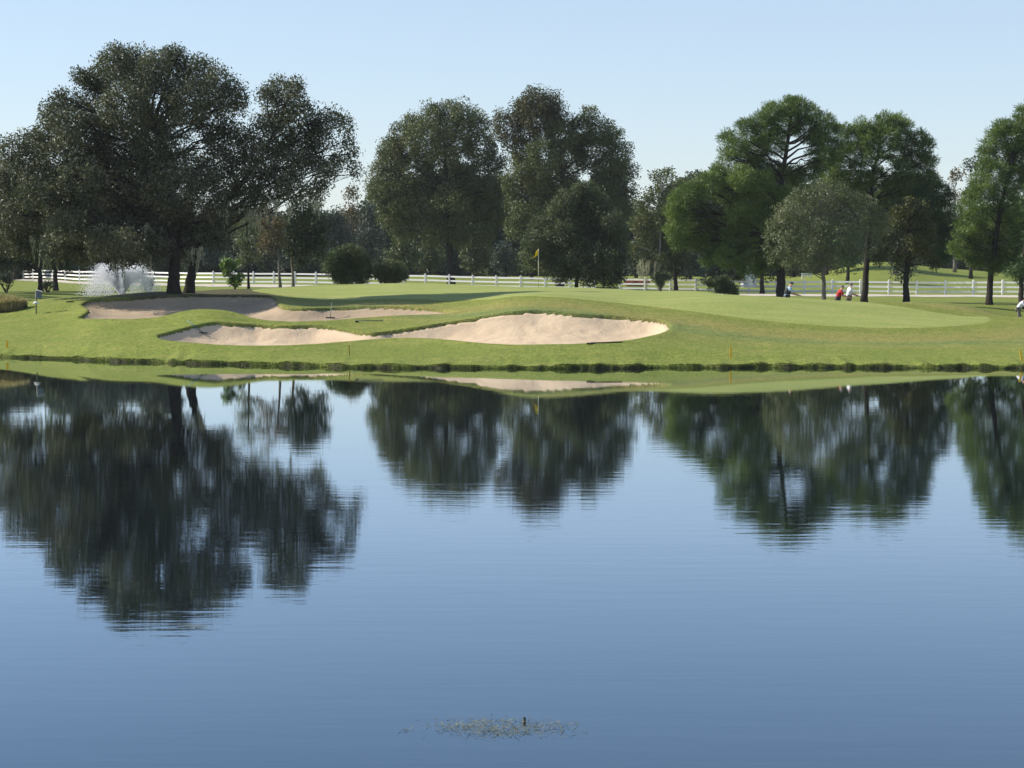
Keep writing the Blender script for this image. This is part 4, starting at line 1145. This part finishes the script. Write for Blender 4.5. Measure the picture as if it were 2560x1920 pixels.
mb = MB(); mb.box((.1, -.92, .55), (.5, .04, 1.2), 0, .01); mb.build('door', M_WHITE, r)
D = 246; c = gpt(2016, D); zt = zat(683, D) - c.z
r = thing('garden_gate', 'small white slatted gate at the foot of the grassy mound', 'gate', c)
for k, u in enumerate((-.55, .55)):
    mb = MB(); mb.box((u, 0, zt*.5 - .1), (.16, .14, zt + .2), 0, .02); mb.build('post', M_WHITE, r)
mb = MB(); mb.box((0, -.01, zt - .06), (1.4, .1, .12), 0, .01); mb.box((0, -.02, .35), (.94, .06, .1)); mb.build('crossbar', M_WHITE, r)
mb = MB()
for u in (-.33, -.11, .11, .33): mb.box((u, .03, zt*.5), (.1, .04, zt - .25))
mb.build('slats', M_WHITE, r)
# flower bed beyond the fence
M_FLOWER = leaf_mat('reddish bedding leaves', [(0, (.10, .05, .03)), (.5, (.28, .09, .07)), (1, (.42, .20, .16))], .6, .2, .2, 2)
D = 222; c = gpt(1592, D)
L = [(xat(1592 + u, D) - c.x, rnd.uniform(-.3, .3), .42, .5, .4, .28) for u in (-20, -10, 0, 10, 20)]
C, O = crown_points(L, .2, 18, .6); V, Q = leaves_mesh(C, .14, O)
r = thing('flower_bed', 'reddish bedding plants just behind the right-hand fence', 'flower bed', c)
mesh_obj('foliage', V, Q, M_FLOWER, r)

# ================================================================== FOUNTAIN
def fountain():
    D = 152.0; c = Vector((xat(305, D), D, 1.42))
    r = thing('fountain', 'white V-shaped fountain spray behind the rear bunker', 'fountain', c)
    m, nt, out = new_mat('spray droplets'); N_ = N(nt)
    p = N_.n('ShaderNodeBsdfPrincipled'); p.inputs['Base Color'].default_value = (.96, .97, .98, 1); p.inputs['Roughness'].default_value = .25
    t = N_.n('ShaderNodeBsdfTranslucent'); t.inputs['Color'].default_value = (.97, .97, .98, 1)
    mx = N_.n('ShaderNodeMixShader'); mx.inputs[0].default_value = .55
    N_.l(p.outputs[0], mx.inputs[1]); N_.l(t.outputs[0], mx.inputs[2]); N_.l(mx.outputs[0], out.inputs[0])
    mb = MB(); mb.tube([(0, 0, -.05), (0, 0, .12), (0, 0, .2)], [.5, .45, .12], 20); mb.build('float', M_BLACK, r, True)
    n = 80000
    H = zat(676, D) - c.z
    g = 9.8
    vz = np.sqrt(2*g*H) * np.clip(RG.normal(.93, .07, n), .45, 1.06)
    th = RG.uniform(0, 2*math.pi, n)
    th = th + .12*np.sin(th*16)
    vh = np.clip(RG.normal(2.1, .36, n), .3, 3.0)
    tt = RG.uniform(0, 1, n)**.85 * 2*vz/g*.96
    # most droplets are seen on the way up and around the top
    tt = np.where(RG.uniform(0, 1, n) < .6, RG.uniform(0, 1, n)**.9 * vz/g*1.1, tt)
    pos = np.stack([vh*np.cos(th)*tt, vh*np.sin(th)*tt, vz*tt - .5*g*tt*tt + .15], 1)
    pos += RG.normal(0, 1, (n, 3)) * (.02 + .07*tt[:, None])
    pos = pos[pos[:, 2] > 0]; n = len(pos); 
    s_ = RG.uniform(.008, .024, (n, 1))
    dv = np.array([[1, 0, 0], [-1, 0, 0], [0, 1, 0], [0, -1, 0], [0, 0, 1.5], [0, 0, -1.5]])
    V = (pos[:, None, :] + dv[None] * s_[:, :, None]).reshape(-1, 3)
    f = np.array([[0, 2, 4], [2, 1, 4], [1, 3, 4], [3, 0, 4], [2, 0, 5], [1, 2, 5], [3, 1, 5], [0, 3, 5]])
    Fq = (np.arange(n)[:, None, None]*6 + f[None]).reshape(-1, 3)
    o = mesh_obj('spray', V, Fq, m, r); o['kind'] = 'stuff'
fountain()

# ================================================================== BANK TUFTS AND WATER WEED
def bank_tufts():
    n = 60000
    px = RG.uniform(-150, 2700, n)
    sh = shore(px); X = (px - 1280) / F * sh
    dn = vnoise(X / .8, X*0 + 3, 51) + .6 * vnoise(X / .25, X*0 + 4, 52)
    off = np.abs(RG.normal(0, .22, n)) + .02 - .12 * (dn > .3)
    D = sh + off
    z = ground_full(px, D)
    keep = (z > -.03) & (RG.uniform(-1, 1, n) < .35 + .8 * vnoise(X[:] / .35, X * 0 + 7, 61))
    px, D, z, off, dn = px[keep], D[keep], z[keep], off[keep], dn[keep]; n = len(px)
    X = (px - 1280) / F * D
    L = RG.uniform(.03, .10, n)
    lean = RG.normal(-.45, .35, n); lx = RG.normal(0, .4, n)
    b = np.stack([X, D, z - .02], 1)
    tip = b + np.stack([lx*L, lean*L, L*RG.uniform(.1, 1, n)], 1)
    wv = np.stack([np.full(n, .011), RG.normal(0, .004, n), np.zeros(n)], 1)
    mid = (b + tip)/2 + np.array([0, 0, .02])
    V = np.stack([b, mid + wv, tip, mid - wv], 1).reshape(-1, 3)
    mt = leaf_mat('bank grass blades', [(0, (.015, .024, .008)), (.35, (.045, .062, .018)), (.65, (.10, .115, .035)), (1, (.24, .20, .10))], .6, .35, .2, 1.5)
    o = mesh_obj('bank_grass', V, np.arange(n*4).reshape(-1, 4), mt)
    tag(o, 'ragged uncut grass hanging over the cut bank at the waterline', 'grass', kind='stuff')
bank_tufts()

def weed():
    mt = leaf_mat('floating weed', [(0, (.035, .04, .02)), (.4, (.09, .085, .035)), (.7, (.17, .16, .06)), (1, (.30, .20, .13))], .5, .2, .4, 3)
    def flo(name, lab, spots, n, sd_):
        rg = np.random.default_rng(sd_)
        C = []
        for (px, py, wx, wy, k) in spots:
            for _ in range(int(n*k)):
                a_, b_ = px + rg.normal(0, wx), py + rg.normal(0, wy)
                if rg.uniform() < .45: continue
                t = (960 - b_) / F
                D = HC * (CP + t*SP) / (SP - t*CP)
                C.append((xat(a_, D), D, rg.uniform(0, .012)))
        C = np.array(C); m = len(C)
        th = rg.uniform(0, 6.28, m)
        a_ = np.stack([np.cos(th), np.sin(th)*.8, np.abs(rg.normal(0, .25, m))], 1); b_ = np.stack([-np.sin(th), np.cos(th), rg.normal(0, .2, m)], 1)
        L = rg.uniform(.02, .11, (m, 1)); W = rg.uniform(.0015, .004, (m, 1))
        V = np.stack([C, C + a_*L*.5 + b_*W, C + a_*L, C + a_*L*.5 - b_*W], 1).reshape(-1, 3)
        o = mesh_obj(name, V, np.arange(m*4).reshape(-1, 4), mt)
        tag(o, lab, 'water weed', kind='stuff')
    flo('water_weed', 'mat of brown and yellow weed floating nearest the camera',
        [(1180, 1815, 50, 9, .3), (1240, 1828, 60, 9, .35), (1330, 1825, 50, 8, .25), (1130, 1822, 25, 5, .1), (1400, 1812, 30, 4, .06), (1015, 1825, 8, 1.5, .02), (1310, 1805, 60, 4, .06), (1225, 1800, 40, 2, .03)], 1500, 1)
    flo('weed_wisp', 'thin wisp of weed floating below the oak reflection', [(480, 1568, 18, 1.6, 1)], 200, 2)
    t = (960 - 1806) / F; D = HC * (CP + t*SP) / (SP - t*CP)
    r = thing('snag', 'dark stub poking out of the water above the weed mat', 'snag', (xat(1311, D), D, 0))
    mb = MB(); mb.tube([(-.02, 0, -.04), (0, 0, .01), (.004, .01, .035), (-.002, .01, .05)], [.026, .024, .018, .006], 9)
    mb.build('stub', plain('wet wood', (.03, .03, .022), .5, .3, 20), r, True)
weed()

# ================================================================== PEOPLE
M_SKIN = plain('skin', (.50, .30, .22), .55, .05, 10)
def skin_mesh(name, verts, edges, radii, mat, parent, root=0, sub=1):
    me = bpy.data.meshes.new(name)
    me.from_pydata([tuple(v) for v in verts], edges, [])
    o = bpy.data.objects.new(name, me); COL.objects.link(o); o.parent = parent
    me.materials.append(mat)
    md = o.modifiers.new('skin', 'SKIN'); md.use_smooth_shade = True
    for i, r_ in enumerate(radii):
        me.skin_vertices[0].data[i].radius = (r_, r_) if isinstance(r_, float) else r_
        me.skin_vertices[0].data[i].use_root = (i == root)
    sb_ = o.modifiers.new('sub', 'SUBSURF'); sb_.levels = sub; sb_.render_levels = sub
    return o

class Fig:
    def __init__(s): s.v = []; s.e = []; s.r = []
    def add(s, p, r, par=None):
        s.v.append(Vector(p)); s.r.append(r)
        if par is not None: s.e.append((par, len(s.v)-1))
        return len(s.v)-1

def person(label, loc, face, J, mats, hat=None, hairmat=None, scale=1.0, held=None):
    """J: joints in the figure's frame, +X = facing direction, z up. face = heading in radians"""
    root = thing('person', label, 'person', loc, rz=face)
    root.scale = (scale,)*3
    f = Fig()
    pel = f.add(J['pelvis'], (.12, .15)); spine = f.add(J['spine'], (.12, .145), pel); chest = f.add(J['chest'], (.13, .175), spine)
    nk = f.add(J['neck'], .058, chest); hb = f.add(J['headb'], (.075, .068), nk); hd = f.add(J['head'], (.10, .082), hb); ht = f.add(J['headt'], (.07, .062), hd)
    fw_ = Vector(J.get('look', (1, 0, 0))).normalized(); sidev = Vector((0, 1, 0))
    f.add(f.v[hb] + fw_*.115 + Vector((0, 0, .045)), .014, hd)           # nose
    for sg_ in (-1, 1): f.add(f.v[hd] + sidev*sg_*.088, .016, hd)   # ears
    for sg_, k in ((1, 'l'), (-1, 'r')):
        sh_ = f.add(J['sh_'+k], .066, chest); el = f.add(J['el_'+k], .046, sh_); wr = f.add(J['wr_'+k], .030, el)
        d = (Vector(J['wr_'+k]) - Vector(J['el_'+k])).normalized()
        sv = d.cross(Vector((1, 0, .2))).normalized() if abs(d.x) < .9 else Vector((0, 1, 0))
        nv = d.cross(sv)
        pm = f.add(f.v[wr] + d*.07, (.036, .022), wr)
        for q, ln in enumerate((.062, .07, .066, .052)):
            b0 = f.v[pm] + d*.035 + sv*(.026 - q*.0175)
            a1 = f.add(b0, .009, pm); a2 = f.add(b0 + d*ln*.5 + nv*.012, .008, a1); f.add(b0 + d*ln*.8 + nv*.034, .007, a2)
        t1 = f.add(f.v[wr] + d*.035 + sv*.034, .010, wr); f.add(f.v[wr] + d*.075 + sv*.055 + nv*.02, .008, t1)
    for k in 'lr':
        hp = f.add(J['hip_'+k], .085, pel); kn = f.add(J['kn_'+k], .058, hp); an = f.add(J['an_'+k], .038, kn)
        f.add(Vector(J['an_'+k]) + Vector((-.05, 0, -.05)), .035, an); f.add(Vector(J['an_'+k]) + Vector((.15, 0, -.055)), .028, an)
    skin_mesh('body', f.v, f.e, f.r, M_SKIN, root)
    # shirt
    g = Fig()
    p0 = g.add(Vector(J['pelvis']) + Vector((0, 0, -.10)), (.165, .19)); p1 = g.add(J['spine'], (.17, .19), p0); p2 = g.add(J['chest'], (.17, .205), p1); g.add(Vector(J['chest']).lerp(Vector(J['neck']), .75), .075, p2)
    for k in 'lr':
        a_ = g.add(J['sh_'+k], .088, p2)
        e = Vector(J['sh_'+k]).lerp(Vector(J['el_'+k]), .92); g.add(e, .066, a_)
    skin_mesh('shirt', g.v, g.e, g.r, mats['shirt'], root)
    if 'vest' in mats:
        g = Fig(); p0 = g.add(Vector(J['pelvis']) + Vector((-.01, 0, .02)), (.18, .205)); p1 = g.add(Vector(J['spine']) + Vector((-.01, 0, 0)), (.185, .205), p0); g.add(Vector(J['chest']) + Vector((-.015, 0, -.02)), (.19, .22), p1)
        vc = len(g.v) - 1
        for k in 'lr': g.add(Vector(J['chest']).lerp(Vector(J['sh_'+k]), .9), .10, vc)
        skin_mesh('vest', g.v, g.e, g.r, mats['vest'], root)
    g = Fig(); p0 = g.add(Vector(J['pelvis']) + Vector((0, 0, -.02)), (.14, .165))
    for k in 'lr':
        a_ = g.add(J['hip_'+k], .105, p0); b_ = g.add(J['kn_'+k], .078, a_); g.add(Vector(J['kn_'+k]).lerp(Vector(J['an_'+k]), .9), .06, b_)
    skin_mesh('trousers', g.v, g.e, g.r, mats['trousers'], root)
    for k in 'lr':
        mb = MB(); a_ = Vector(J['an_'+k]); mb.ball((a_.x + .06, a_.y, a_.z - .05), (.15, .055, .055)); mb.build('shoe', M_WHITE, root, True)
    hc = Vector(J['head'])
    up = (Vector(J['headt']) - Vector(J['headb'])).normalized()
    if hairmat:
        mb = MB(); q = hc + up*.035 - fw_*.025; mb.ball(q, (.112, .095, .095)); mb.build('hair', hairmat, root, True)
    if hat:
        mb = MB(); q = hc + up*.07 - fw_*.005; mb.ball(q, (.112, .098, .075)); mb.ball(q + fw_*.125 - up*.01, (.085, .07, .012)); mb.build('cap', hat, root, True)
    for sg_ in (-1, 1):
        mb = MB(); mb.ball(hc + fw_*.098 + sidev*sg_*.032, .011, 6, 5); mb.build('eye', M_BLACK, root, True)
    if held:
        mb = MB(); a_ = Vector(J['wr_r']) + Vector((.04, .01, -.03)); b_ = a_ + Vector(held)
        mb.tube([a_ - Vector(held)*.12, b_], .009, 7); mb.build('club_shaft', M_ZINC, root, True)
        mb = MB(); mb.box(b_ + Vector((.04, 0, 0)), (.1, .03, .05), 0, .01); mb.build('club_head', M_ZINC, root)
    return root

def stand(lean=.0, armf=.25, bend=.0, stride=.12):
    def L(x, y, z): return Vector((x, y, z))
    s_ = math.sin(lean); c_ = math.cos(lean)
    def T(x, y, z):      # lean above pelvis
        return L(x*c_ + z*s_, y, .95 + z*c_ - x*s_)
    J = dict(pelvis=T(0, 0, 0), spine=T(0, 0, .2), chest=T(.01, 0, .42), neck=T(.03, 0, .56), headb=T(.06, 0, .62), head=T(.075, 0, .70), headt=T(.07, 0, .78),
             sh_l=T(0, .19, .45), sh_r=T(0, -.19, .45), hip_l=L(0, .09, .9), hip_r=L(0, -.09, .9),
             kn_l=L(stride + .04, .1, .5), kn_r=L(-stride*.3 + .06, -.1, .5), an_l=L(stride, .1, .09), an_r=L(-stride*1.5, -.1, .09))
    for k, y, m_ in (('l', .23, 1), ('r', -.23, -1)):
        J['el_'+k] = J['sh_'+k] + L(armf*.35, m_*.04, -.27)
        J['wr_'+k] = J['el_'+k] + L(.14 + armf*.6, -m_*.03, -.17 + armf*.12)
    J['look'] = (1, 0, -.15)
    return J
M_VEST = plain('charcoal vest', (.022, .024, .026), .8, .1)
M_LBLUE = plain('light blue shirt', (.32, .46, .58), .8, .06)
M_RED = plain('red shirt', (.42, .018, .022), .8, .08)
M_WSH = plain('white shirt', (.70, .70, .76), .8, .04)
M_TAUPE = plain('khaki trousers', (.16, .145, .12), .85, .08)
M_DKTR = plain('dark trousers', (.04, .045, .06), .85, .08)
M_HAIR = plain('grey hair', (.16, .15, .15), .7, .2)
M_CAPR = plain('dark red cap', (.07, .02, .025), .7, .1)
M_CAPD = plain('black cap', (.02, .022, .025), .7, .1)
D = 115.5
def foot(px, D, ytop, h): # ground so that a figure of height h has its head at ytop
    z = zg(px, D); return Vector((xat(px, D), D, z)), (zat(ytop, D) - z) / h
p, s_ = foot(1966, D, 702, 1.80)
person('player in black cap and dark vest over light blue sleeves, holding a club', p, .25, stand(.28, .45), dict(shirt=M_LBLUE, vest=M_VEST, trousers=M_DKTR), hat=M_CAPD, scale=s_, held=(.55, .1, -.25))
p, s_ = foot(2094, D, 711, 1.76)
person('player in red shirt bending forward between two trunks', p, .15, stand(.32, .4), dict(shirt=M_RED, trousers=M_DKTR), hairmat=M_HAIR, scale=s_)
p, s_ = foot(2121, D + .8, 705, 1.80)
person('grey-haired player in white shirt right beside the red shirt', p, .2, stand(.12, .35), dict(shirt=M_WSH, trousers=M_TAUPE), hairmat=M_HAIR, scale=s_)
D = 112
p, s_ = foot(2545, D, 747, 1.56)
person('stooping player in white shirt and dark red cap at the right border', p, -.1, stand(.55, .5), dict(shirt=M_WSH, trousers=M_TAUPE), hat=M_CAPR, scale=min(s_, 1.05)) 



# ================================================================== HAZE
hm = bpy.data.materials.new('thin autumn haze'); hm.use_nodes = True
hn = hm.node_tree; hn.nodes.clear()
ho = hn.nodes.new('ShaderNodeOutputMaterial'); hv = hn.nodes.new('ShaderNodeVolumePrincipled')
hv.inputs['Color'].default_value = (.86, .92, 1.0, 1); hv.inputs['Density'].default_value = .0001
hn.links.new(hv.outputs[0], ho.inputs['Volume'])
mb = MB(); mb.box((0, 1400, 12), (9600, 3600, 36)); hz_ = mb.build('haze', hm)
tag(hz_, 'thin pale haze softening the far trees', kind='stuff')
